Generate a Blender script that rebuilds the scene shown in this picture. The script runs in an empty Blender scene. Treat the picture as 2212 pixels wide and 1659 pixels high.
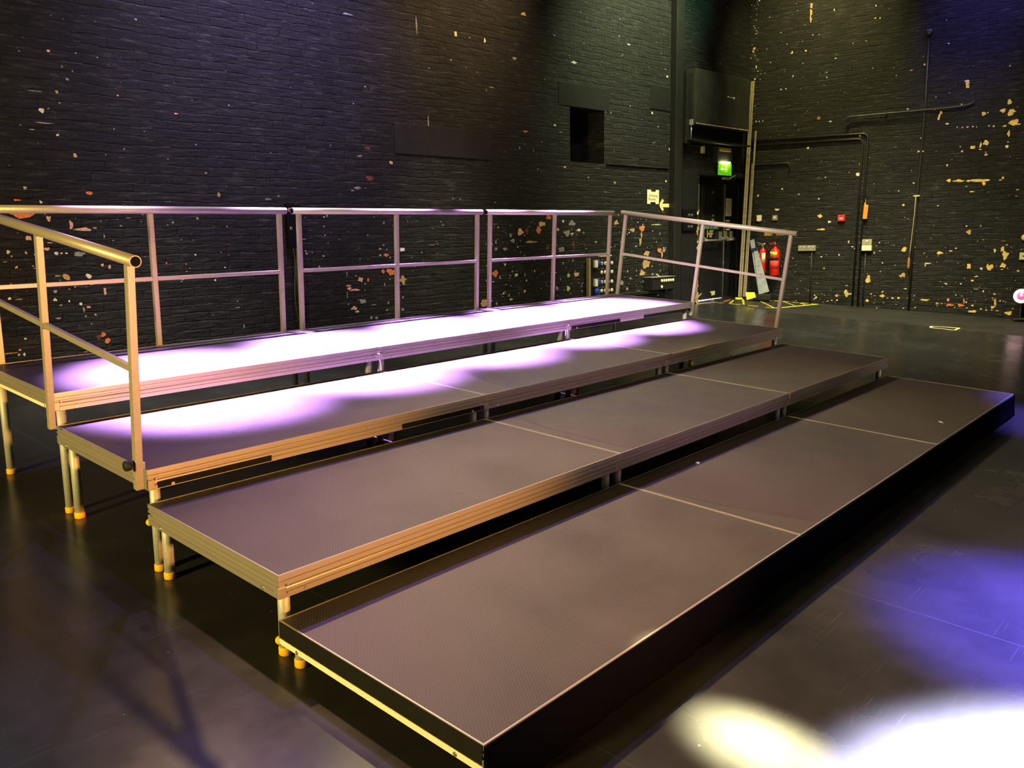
import bpy, bmesh, math, random
from mathutils import Vector, Matrix
random.seed(7)
S = bpy.context.scene
COL = S.collection
PI = math.pi

# ------------------------------------------------------------------ materials
def newmat(name):
    m = bpy.data.materials.new(name); m.use_nodes = True
    nt = m.node_tree; nt.nodes.clear()
    out = nt.nodes.new('ShaderNodeOutputMaterial')
    b = nt.nodes.new('ShaderNodeBsdfPrincipled')
    nt.links.new(b.outputs[0], out.inputs[0])
    return m, nt, b
def N(nt, t, **kw):
    n = nt.nodes.new(t)
    for k, v in kw.items():
        if k.startswith('i_'):
            n.inputs[k[2:].replace('_', ' ')].default_value = v
        else: setattr(n, k, v)
    return n
def math_n(nt, op, a, b=None):
    n = nt.nodes.new('ShaderNodeMath'); n.operation = op
    for i, v in enumerate((a, b)):
        if v is None: continue
        if isinstance(v, (int, float)): n.inputs[i].default_value = v
        else: nt.links.new(v, n.inputs[i])
    return n.outputs[0]
def ramp(nt, fac, stops):
    r = nt.nodes.new('ShaderNodeValToRGB'); e = r.color_ramp.elements
    while len(e) < len(stops): e.new(0.5)
    for i, (p, c) in enumerate(stops):
        e[i].position = p; e[i].color = (*c, 1)
    nt.links.new(fac, r.inputs[0]); return r.outputs[0]
def simple(name, col, rough=.5, metal=0., spec=.5, var=.12, scale=30., bump=0., emit=None):
    """plain surface with a little procedural mottling of its own colour and roughness"""
    m, nt, b = newmat(name)
    tc = N(nt, 'ShaderNodeTexCoord')
    nz = N(nt, 'ShaderNodeTexNoise', i_Scale=scale, i_Detail=4.)
    nt.links.new(tc.outputs['Object'], nz.inputs['Vector'])
    lo = tuple(max(0, c*(1-var)) for c in col); hi = tuple(min(1, c*(1+var)) for c in col)
    nt.links.new(ramp(nt, nz.outputs['Fac'], [(.3, lo), (.7, hi)]), b.inputs['Base Color'])
    b.inputs['Roughness'].default_value = rough
    b.inputs['Metallic'].default_value = metal
    b.inputs['Specular IOR Level'].default_value = spec
    if bump:
        bp = N(nt, 'ShaderNodeBump', i_Strength=bump, i_Distance=.002)
        nt.links.new(nz.outputs['Fac'], bp.inputs['Height']); nt.links.new(bp.outputs[0], b.inputs['Normal'])
    if emit:
        b.inputs['Emission Color'].default_value = (*emit[0], 1); b.inputs['Emission Strength'].default_value = emit[1]
    return m
MAT = {}
def mk(name, *a, **k): MAT[name] = simple(name, *a, **k)
mk('rail_aluminium', (.41, .37, .28), .42, .35, .5, .06, 60)
mk('tube_inside_shade', (.03, .028, .024), .8, 0, .2)  # handrail tube lining, its shade put into a dark colour
mk('leg_tube', (.52, .52, .46), .55, .35, .4, .10, 90)
mk('yellow_cap', (.95, .52, .01), .45, 0, .4, .05, 40)
mk('black_rubber', (.012, .012, .013), .6, 0, .3)
mk('velcro_black', (.012, .012, .010), .95, 0, .1)
mk('edge_cream', (.85, .78, .55), .8, 0, .2, .08, 80)  # pale strip along the lower flange of two left decks
mk('steel_bolt', (.55, .55, .52), .3, .8)
mk('skirt_cloth', (.003, .003, .004), 1., 0, .0, .2, 200)
mk('exposed_o', (.66, .20, .07), .9, 0, .2, .3, 60, .4)
mk('exposed_p', (.66, .38, .26), .9, 0, .2, .3, 60, .4)
mk('exposed_c', (.72, .66, .50), .9, 0, .2, .25, 60, .4)
mk('exposed_g', (.27, .26, .24), .9, 0, .2, .45, 60, .4)
mk('exposed_t', (.46, .30, .13), .9, 0, .2, .4, 60, .4)
mk('exposed_y', (.70, .50, .15), .9, 0, .2, .3, 60, .4)
mk('exposed_n', (.50, .55, .24), .9, 0, .2, .3, 60, .4)
mk('exposed_d', (.15, .05, .035), .9, 0, .2, .4, 60, .4)
mk('black_paint', (.012, .012, .012), .5, 0, .4, .3, 15, .3)
mk('black_paint_matt', (.010, .010, .011), .8, 0, .2, .3, 15)
mk('cabinet_black', (.030, .030, .026), .6, 0, .3, .35, 4)
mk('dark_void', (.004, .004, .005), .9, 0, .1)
mk('conduit_black', (.014, .014, .015), .38, 0, .5, .2, 25)
mk('pale_batten', (.36, .31, .20), .6, 0, .3, .2, 20)
mk('cream_paper', (.80, .76, .50), .8, 0, .2, .05, 30)
mk('yellow_paper', (.82, .72, .26), .8, 0, .2, .05, 30)
mk('ink', (.22, .21, .12), .8, 0, .2)
mk('ink_black', (.02, .02, .02), .7, 0, .2)
mk('white_plastic', (.80, .78, .68), .4, 0, .4, .04)
mk('cream_disc', (.85, .78, .52), .4, 0, .4, .04)
mk('blue_plug', (.012, .05, .42), .35, 0, .5)
mk('grey_steel', (.40, .39, .32), .4, .5, .5, .12)
mk('red_gloss', (.75, .018, .012), .25, 0, .5, .05)
mk('red_plastic', (.55, .02, .03), .35, 0, .5, .05)
mk('orange_plastic', (.85, .28, .02), .45, 0, .4, .1)
mk('sign_yellow', (.90, .70, .06), .5, 0, .3, .03)
mk('sign_red', (.70, .05, .03), .5, 0, .3, .03)
mk('sign_green', (.01, .22, .08), .45, 0, .4, .05)
mk('plank_grey', (.30, .34, .35), .6, 0, .3, .2, 9)
mk('navy_strap', (.01, .016, .06), .7, 0, .3)
mk('hazard_yellow', (.80, .72, .04), .6, 0, .3, .1)
mk('tape_white', (.75, .72, .55), .6, 0, .3, .1)
mk('tape_tan', (.60, .36, .20), .6, 0, .3, .15)
mk('tape_orange', (.80, .25, .04), .6, 0, .3, .1)
mk('cord_pale', (.42, .33, .15), .8, 0, .2, .15)
mk('handle_brown', (.38, .19, .04), .6, 0, .3, .2)
mk('door_glass', (.035, .04, .034), .15, 0, .6, .1, 3)
mk('brass_dull', (.30, .20, .05), .5, .4, .4)
mk('jamb_worn', (.05, .048, .035), .8, 0, .2, .8, 14, .4)
mk('glow_white', (.9, .85, 1.), .5, emit=((.92, .80, 1.), 9.))  # emissive surface of the stand-in bar at the door foot
mk('lamp_magenta', (.9, .3, .6), .5, emit=((1., .03, .30), .75))
mk('lamp_white', (.9, .9, .9), .5, emit=((1., .60, .78), 1.05))
mk('scrap_white', (.85, .83, .86), .7, 0, .2)
mk('exit_lamp', (.9, .9, .9), .4, emit=((1., .95, .45), 70.))

def mat_exit_panel():
    m, nt, b = newmat('exit_panel')
    tc = N(nt, 'ShaderNodeTexCoord'); nz = N(nt, 'ShaderNodeTexNoise', i_Scale=20.)
    nt.links.new(tc.outputs['Object'], nz.inputs['Vector'])
    c = ramp(nt, nz.outputs['Fac'], [(.35, (.10, .55, .01)), (.65, (.16, .72, .02))])
    nt.links.new(c, b.inputs['Base Color']); nt.links.new(c, b.inputs['Emission Color'])
    b.inputs['Emission Strength'].default_value = .22
    b.inputs['Roughness'].default_value = .3
    MAT['exit_panel'] = m
mat_exit_panel()

def mat_frame():
    """brushed aluminium extrusion: streaks along the bar"""
    m, nt, b = newmat('deck_frame_aluminium')
    tc = N(nt, 'ShaderNodeTexCoord')
    mp = N(nt, 'ShaderNodeMapping'); mp.inputs['Scale'].default_value = (3, 3, 160)
    nt.links.new(tc.outputs['Object'], mp.inputs['Vector'])
    nz = N(nt, 'ShaderNodeTexNoise', i_Scale=2., i_Detail=6.)
    nt.links.new(mp.outputs[0], nz.inputs['Vector'])
    n2 = N(nt, 'ShaderNodeTexNoise', i_Scale=9., i_Detail=5.)
    nt.links.new(tc.outputs['Object'], n2.inputs['Vector'])
    f = math_n(nt, 'ADD', math_n(nt, 'MULTIPLY', nz.outputs['Fac'], .6), math_n(nt, 'MULTIPLY', n2.outputs['Fac'], .4))
    nt.links.new(ramp(nt, f, [(.25, (.43, .39, .34)), (.75, (.52, .47, .40))]), b.inputs['Base Color'])
    nt.links.new(ramp(nt, f, [(.3, (.38,)*3), (.7, (.28,)*3)]), b.inputs['Roughness'])
    b.inputs['Metallic'].default_value = .55
    MAT['frame'] = m
mat_frame()

def mat_board():
    """dark brown phenolic deck ply with a fine wire-mesh emboss"""
    m, nt, b = newmat('deck_board_mesh')
    tc = N(nt, 'ShaderNodeTexCoord')
    br = N(nt, 'ShaderNodeTexBrick', offset=.5, squash=1.)
    for k, v in (('Scale', 1.), ('Mortar Size', .0013), ('Mortar Smooth', .4), ('Brick Width', .0125), ('Row Height', .0085)):
        br.inputs[k].default_value = v
    br.inputs['Color1'].default_value = (0, 0, 0, 1); br.inputs['Color2'].default_value = (0, 0, 0, 1)
    br.inputs['Mortar'].default_value = (1, 1, 1, 1)
    nt.links.new(tc.outputs['Object'], br.inputs['Vector'])
    geo = N(nt, 'ShaderNodeNewGeometry')
    nz = N(nt, 'ShaderNodeTexNoise', i_Scale=2.2, i_Detail=5., i_Roughness=.6)
    nt.links.new(geo.outputs['Position'], nz.inputs['Vector'])
    base = ramp(nt, nz.outputs['Fac'], [(.3, (.020, .015, .014)), (.72, (.038, .029, .026))])
    mx = N(nt, 'ShaderNodeMix', data_type='RGBA')
    nt.links.new(math_n(nt, 'MULTIPLY', br.outputs['Color'], .85), mx.inputs[0])
    nt.links.new(base, mx.inputs[6]); mx.inputs[7].default_value = (.095, .080, .072, 1)
    nt.links.new(mx.outputs[2], b.inputs['Base Color'])
    nt.links.new(ramp(nt, nz.outputs['Fac'], [(.3, (.42,)*3), (.7, (.56,)*3)]), b.inputs['Roughness'])
    b.inputs['Specular IOR Level'].default_value = .4
    bp = N(nt, 'ShaderNodeBump', i_Strength=.6, i_Distance=.0015)
    nt.links.new(br.outputs['Color'], bp.inputs['Height']); nt.links.new(bp.outputs[0], b.inputs['Normal'])
    MAT['board'] = m
mat_board()

def mat_brick():
    """rough old brickwork under many coats of black paint: uneven courses, lumpy faces, ledges paled for dust and caught light"""
    m, nt, b = newmat('black_painted_brick')
    tc = N(nt, 'ShaderNodeTexCoord')
    sx = N(nt, 'ShaderNodeSeparateXYZ'); nt.links.new(tc.outputs['Object'], sx.inputs[0])
    def noise(scale, det, rough, stretch=None):
        n = N(nt, 'ShaderNodeTexNoise', i_Scale=scale, i_Detail=det, i_Roughness=rough)
        if stretch:
            mp = N(nt, 'ShaderNodeMapping'); mp.inputs['Scale'].default_value = stretch
            nt.links.new(tc.outputs['Object'], mp.inputs['Vector']); nt.links.new(mp.outputs[0], n.inputs['Vector'])
        else: nt.links.new(tc.outputs['Object'], n.inputs['Vector'])
        return n.outputs['Fac']
    wa = noise(2.2, 3., .5); wb = noise(9., 3., .6)
    wob = math_n(nt, 'ADD', math_n(nt, 'MULTIPLY', math_n(nt, 'SUBTRACT', wa, .5), .055), math_n(nt, 'MULTIPLY', math_n(nt, 'SUBTRACT', wb, .5), .030))
    cx = N(nt, 'ShaderNodeCombineXYZ')
    nt.links.new(math_n(nt, 'ADD', sx.outputs['X'], math_n(nt, 'MULTIPLY', wob, 1.5)), cx.inputs[0]); nt.links.new(math_n(nt, 'ADD', sx.outputs['Z'], wob), cx.inputs[1])
    br = N(nt, 'ShaderNodeTexBrick', offset=.5)
    for k, v in (('Scale', 1.), ('Mortar Size', .010), ('Mortar Smooth', 1.), ('Brick Width', .235), ('Row Height', .0805)):
        br.inputs[k].default_value = v
    br.inputs['Color1'].default_value = (.60, .60, .60, 1); br.inputs['Color2'].default_value = (1, 1, 1, 1)
    br.inputs['Mortar'].default_value = (.28, .28, .28, 1)
    nt.links.new(cx.outputs[0], br.inputs['Vector'])
    big = noise(1.1, 7., .65); fine = noise(26., 7., .72); mid = noise(1., 6., .66, (5, 5, 15))
    base = ramp(nt, math_n(nt, 'ADD', math_n(nt, 'MULTIPLY', big, .6), math_n(nt, 'MULTIPLY', mid, .4)), [(.34, (.0040, .0040, .0037)), (.52, (.0085, .008, .0075)), (.68, (.019, .0175, .0155))])
    dn = noise(1., 5., .65, (4.5, 4.5, 40))
    edge = math_n(nt, 'SUBTRACT', 1.1, br.outputs['Color'])
    dust_glint = math_n(nt, 'MULTIPLY', ramp(nt, dn, [(.52, (0,)*3), (.66, (1,)*3)]), edge)  # pale streaks for ledge dust, with caught light put into the colour
    dust_glint = math_n(nt, 'MULTIPLY', dust_glint, math_n(nt, 'GREATER_THAN', fine, .44))
    vo = N(nt, 'ShaderNodeTexVoronoi', i_Scale=5.5); nt.links.new(tc.outputs['Object'], vo.inputs['Vector'])
    fl = math_n(nt, 'ADD', vo.outputs['Distance'], math_n(nt, 'MULTIPLY', math_n(nt, 'SUBTRACT', fine, .5), .12))
    fl = math_n(nt, 'MULTIPLY', math_n(nt, 'LESS_THAN', fl, .045), math_n(nt, 'GREATER_THAN', big, .60))
    m1 = N(nt, 'ShaderNodeMix', data_type='RGBA'); nt.links.new(dust_glint, m1.inputs[0]); nt.links.new(base, m1.inputs[6])
    m1.inputs[7].default_value = (.100, .094, .082, 1)
    m2 = N(nt, 'ShaderNodeMix', data_type='RGBA'); nt.links.new(fl, m2.inputs[0]); nt.links.new(m1.outputs[2], m2.inputs[6])
    m2.inputs[7].default_value = (.34, .31, .25, 1)
    nt.links.new(m2.outputs[2], b.inputs['Base Color'])
    b.inputs['Roughness'].default_value = .66
    b.inputs['Specular IOR Level'].default_value = .28
    h = math_n(nt, 'ADD', math_n(nt, 'MULTIPLY', br.outputs['Color'], .8), math_n(nt, 'MULTIPLY', fine, .8))
    h = math_n(nt, 'ADD', h, math_n(nt, 'MULTIPLY', mid, 1.9))
    h = math_n(nt, 'ADD', h, math_n(nt, 'MULTIPLY', big, .8))
    bp = N(nt, 'ShaderNodeBump', i_Strength=1., i_Distance=.020)
    nt.links.new(h, bp.inputs['Height']); nt.links.new(bp.outputs[0], b.inputs['Normal'])
    MAT['brick'] = m
mat_brick()

def mat_floor(name, lo, hi, seams=True, rough=(.19, .31)):
    m, nt, b = newmat(name)
    tc = N(nt, 'ShaderNodeTexCoord')
    sx = N(nt, 'ShaderNodeSeparateXYZ'); nt.links.new(tc.outputs['Object'], sx.inputs[0])
    nz = N(nt, 'ShaderNodeTexNoise', i_Scale=1.6, i_Detail=8., i_Roughness=.62); nt.links.new(tc.outputs['Object'], nz.inputs['Vector'])
    n2 = N(nt, 'ShaderNodeTexNoise', i_Scale=14., i_Detail=6., i_Roughness=.7); nt.links.new(tc.outputs['Object'], n2.inputs['Vector'])
    base = ramp(nt, nz.outputs['Fac'], [(.3, lo), (.72, hi)])
    cur = base
    def over(fac, col):
        nonlocal cur
        mx = N(nt, 'ShaderNodeMix', data_type='RGBA')
        nt.links.new(fac, mx.inputs[0]); nt.links.new(cur, mx.inputs[6]); mx.inputs[7].default_value = (*col, 1)
        cur = mx.outputs[2]
    # long fine scuffs in two directions
    for rot, sc, thr in ((.35, (2.2, 60, 1), .66), (1.25, (1.6, 75, 1), .68), (2.3, (3, 90, 1), .70)):
        mp = N(nt, 'ShaderNodeMapping'); mp.inputs['Rotation'].default_value = (0, 0, rot); mp.inputs['Scale'].default_value = sc
        nt.links.new(tc.outputs['Object'], mp.inputs['Vector'])
        sn = N(nt, 'ShaderNodeTexNoise', i_Scale=1., i_Detail=3., i_Roughness=.5); nt.links.new(mp.outputs[0], sn.inputs['Vector'])
        f = ramp(nt, sn.outputs['Fac'], [(thr, (0,)*3), (thr+.06, (1,)*3)])
        over(math_n(nt, 'MULTIPLY', f, math_n(nt, 'MULTIPLY', nz.outputs['Fac'], .70)), (.058, .057, .056))
    # white specks
    vo = N(nt, 'ShaderNodeTexVoronoi', i_Scale=7.); nt.links.new(tc.outputs['Object'], vo.inputs['Vector'])
    sp = math_n(nt, 'LESS_THAN', math_n(nt, 'ADD', vo.outputs['Distance'], math_n(nt, 'MULTIPLY', n2.outputs['Fac'], .06)), .052)
    over(math_n(nt, 'MULTIPLY', sp, .7), (.22, .21, .2))
    if seams:
        sm = None
        for x0 in (-1.12, .40, 1.96, 3.07, 4.96, 6.5, 8.0, 9.5):
            d = math_n(nt, 'LESS_THAN', math_n(nt, 'ABSOLUTE', math_n(nt, 'SUBTRACT', sx.outputs['X'], x0)), .0028)
            sm = d if sm is None else math_n(nt, 'ADD', sm, d)
        over(math_n(nt, 'MULTIPLY', sm, .7), (.050, .048, .046))
    nt.links.new(cur, b.inputs['Base Color'])
    nt.links.new(ramp(nt, nz.outputs['Fac'], [(.3, (rough[0],)*3), (.7, (rough[1],)*3)]), b.inputs['Roughness'])
    b.inputs['Specular IOR Level'].default_value = .36
    bp = N(nt, 'ShaderNodeBump', i_Strength=.06, i_Distance=.002)
    nt.links.new(n2.outputs['Fac'], bp.inputs['Height']); nt.links.new(bp.outputs[0], b.inputs['Normal'])
    MAT[name] = m
mat_floor('floor_vinyl', (.015, .015, .0155), (.034, .033, .032))
mat_floor('floor_border', (.015, .015, .012), (.028, .027, .022), False, (.5, .65))

# ------------------------------------------------------------------ mesh helper
class MB:
    def __init__(s): s.bm = bmesh.new(); s.mi = 0; s.mats = []
    def use(s, matname):
        if matname not in s.mats: s.mats.append(matname)
        s.mi = s.mats.index(matname); return s
    def _tag(s, faces, smooth=False):
        for f in faces: f.material_index = s.mi; f.smooth = smooth
    def box(s, c, size, rot=None, bev=0.):
        M = Matrix.Translation(c) @ (rot.to_4x4() if rot else Matrix.Identity(4)) @ Matrix.Diagonal((*size, 1))
        r = bmesh.ops.create_cube(s.bm, size=1, matrix=M)
        vs = r['verts']; fs = {f for v in vs for f in v.link_faces}
        s._tag(fs)
        if bev:
            es = {e for v in vs for e in v.link_edges}
            q = bmesh.ops.bevel(s.bm, geom=list(es), offset=bev, segments=2, affect='EDGES', profile=.5)
            s._tag(q['faces'])
        return s
    def cyl(s, p0, p1, r0, r1=None, seg=20, caps=True):
        p0, p1 = Vector(p0), Vector(p1); r1 = r0 if r1 is None else r1
        q = (p1-p0).to_track_quat('Z', 'Y').to_matrix()
        A = [s.bm.verts.new(p0 + q @ Vector((r0*math.cos(2*PI*i/seg), r0*math.sin(2*PI*i/seg), 0))) for i in range(seg)]
        B = [s.bm.verts.new(p1 + q @ Vector((r1*math.cos(2*PI*i/seg), r1*math.sin(2*PI*i/seg), 0))) for i in range(seg)]
        s._tag([s.bm.faces.new((A[i], A[(i+1) % seg], B[(i+1) % seg], B[i])) for i in range(seg)], True)
        if caps:
            s._tag([s.bm.faces.new(A[::-1]), s.bm.faces.new(B)])
        return s
    def lathe(s, prof, axis_p=(0, 0, 0), axis='Z', seg=28, caps=True):
        """prof: list of (r, t) along the axis"""
        rings = []
        for r, t in prof:
            ring = []
            for i in range(seg):
                a = 2*PI*i/seg; x, y = r*math.cos(a), r*math.sin(a)
                v = {'Z': (x, y, t), 'Y': (x, t, y), 'X': (t, x, y)}[axis]
                ring.append(s.bm.verts.new(Vector(axis_p)+Vector(v)))
            rings.append(ring)
        for a, b in zip(rings, rings[1:]):
            s._tag([s.bm.faces.new((a[i], a[(i+1) % seg], b[(i+1) % seg], b[i])) for i in range(seg)], True)
        for ring, (r, t) in ((rings[0], prof[0]), (rings[-1], prof[-1])):
            if r > 1e-5 and caps: s._tag([s.bm.faces.new(ring)])
        return s
    def hollow(s, p0, p1, r, ri, seg=24, inner=None):
        p0, p1 = Vector(p0), Vector(p1); q = (p1-p0).to_track_quat('Z', 'Y').to_matrix()
        R = []
        for p, rr in ((p0, r), (p1, r), (p1, ri), (p0, ri)):
            R.append([s.bm.verts.new(p + q @ Vector((rr*math.cos(2*PI*i/seg), rr*math.sin(2*PI*i/seg), 0))) for i in range(seg)])
        base = s.mi
        for k in range(4):
            a, b = R[k], R[(k+1) % 4]
            if k == 2 and inner: s.use(inner)
            s._tag([s.bm.faces.new((a[i], a[(i+1) % seg], b[(i+1) % seg], b[i])) for i in range(seg)], k in (0, 2))
            s.mi = base
        return s
    def tube(s, pts, r, seg=10):
        pts = [Vector(p) for p in pts]; rings = []; prev = None
        for i, p in enumerate(pts):
            d = ((pts[min(i+1, len(pts)-1)]-p).normalized() + (p-pts[max(i-1, 0)]).normalized()).normalized()
            q = d.to_track_quat('Z', 'Y').to_matrix() if prev is None else (prev[0].rotation_difference(d).to_matrix() @ prev[1])
            prev = (d, q)
            rings.append([s.bm.verts.new(p + q @ Vector((r*math.cos(2*PI*k/seg), r*math.sin(2*PI*k/seg), 0))) for k in range(seg)])
        for a, b in zip(rings, rings[1:]):
            s._tag([s.bm.faces.new((a[i], a[(i+1) % seg], b[(i+1) % seg], b[i])) for i in range(seg)], True)
        s._tag([s.bm.faces.new(rings[0][::-1]), s.bm.faces.new(rings[-1])])
        return s
    def poly(s, vs):
        f = s.bm.faces.new([s.bm.verts.new(Vector(v)) for v in vs]); s._tag([f]); return s
    def prism(s, pts, ext):
        """planar outline (3-D points) pushed along ext"""
        ext = Vector(ext)
        A = [s.bm.verts.new(Vector(p)) for p in pts]; B = [s.bm.verts.new(Vector(p)+ext) for p in pts]; n = len(pts)
        fs = [s.bm.faces.new(A), s.bm.faces.new(B[::-1])] + [s.bm.faces.new((A[i], B[i], B[(i+1) % n], A[(i+1) % n])) for i in range(n)]
        s._tag(fs); return s
    def mesh(s, name):
        bmesh.ops.recalc_face_normals(s.bm, faces=s.bm.faces[:])
        me = bpy.data.meshes.new(name); s.bm.to_mesh(me); s.bm.free()
        for n in s.mats: me.materials.append(MAT[n])
        return me
    def build(s, name, parent=None, loc=None):
        return put(name, s.mesh(name), parent, loc)
def put(name, me, parent=None, loc=None):
    o = bpy.data.objects.new(name, me); COL.objects.link(o)
    if parent: o.parent = parent
    if loc: o.location = loc
    return o
def tag(o, label, cat, group=None, kind=None):
    o['label'] = label; o['category'] = cat
    if group: o['group'] = group
    if kind: o['kind'] = kind
    return o
def thing(name, label, cat, M, group=None):
    o = bpy.data.objects.new(name, None); COL.objects.link(o); o.empty_display_size = .1
    o.matrix_world = M; return tag(o, label, cat, group)
def structure(o): o['kind'] = 'structure'; return o
def text_mesh(txt, size, matname, align='CENTER', thick=.0006, bold=0.):
    cu = bpy.data.curves.new('t', 'FONT'); cu.body = txt; cu.size = size; cu.align_x = align; cu.align_y = 'CENTER'
    cu.extrude = thick; cu.offset = bold
    o = bpy.data.objects.new('t', cu); COL.objects.link(o)
    dg = bpy.context.evaluated_depsgraph_get()
    me = bpy.data.meshes.new_from_object(o.evaluated_get(dg))
    bpy.data.objects.remove(o); bpy.data.curves.remove(cu)
    me.transform(Matrix.Rotation(PI/2, 4, 'X'))          # reads when seen along +Y
    me.materials.clear(); me.materials.append(MAT[matname]); return me
T = Matrix.Translation
def cols(x, y, z, o):
    M = Matrix.Identity(4)
    for i, a in enumerate((x, y, z, o)):
        for j in range(3): M[j][i] = a[j]
    return M
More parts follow.
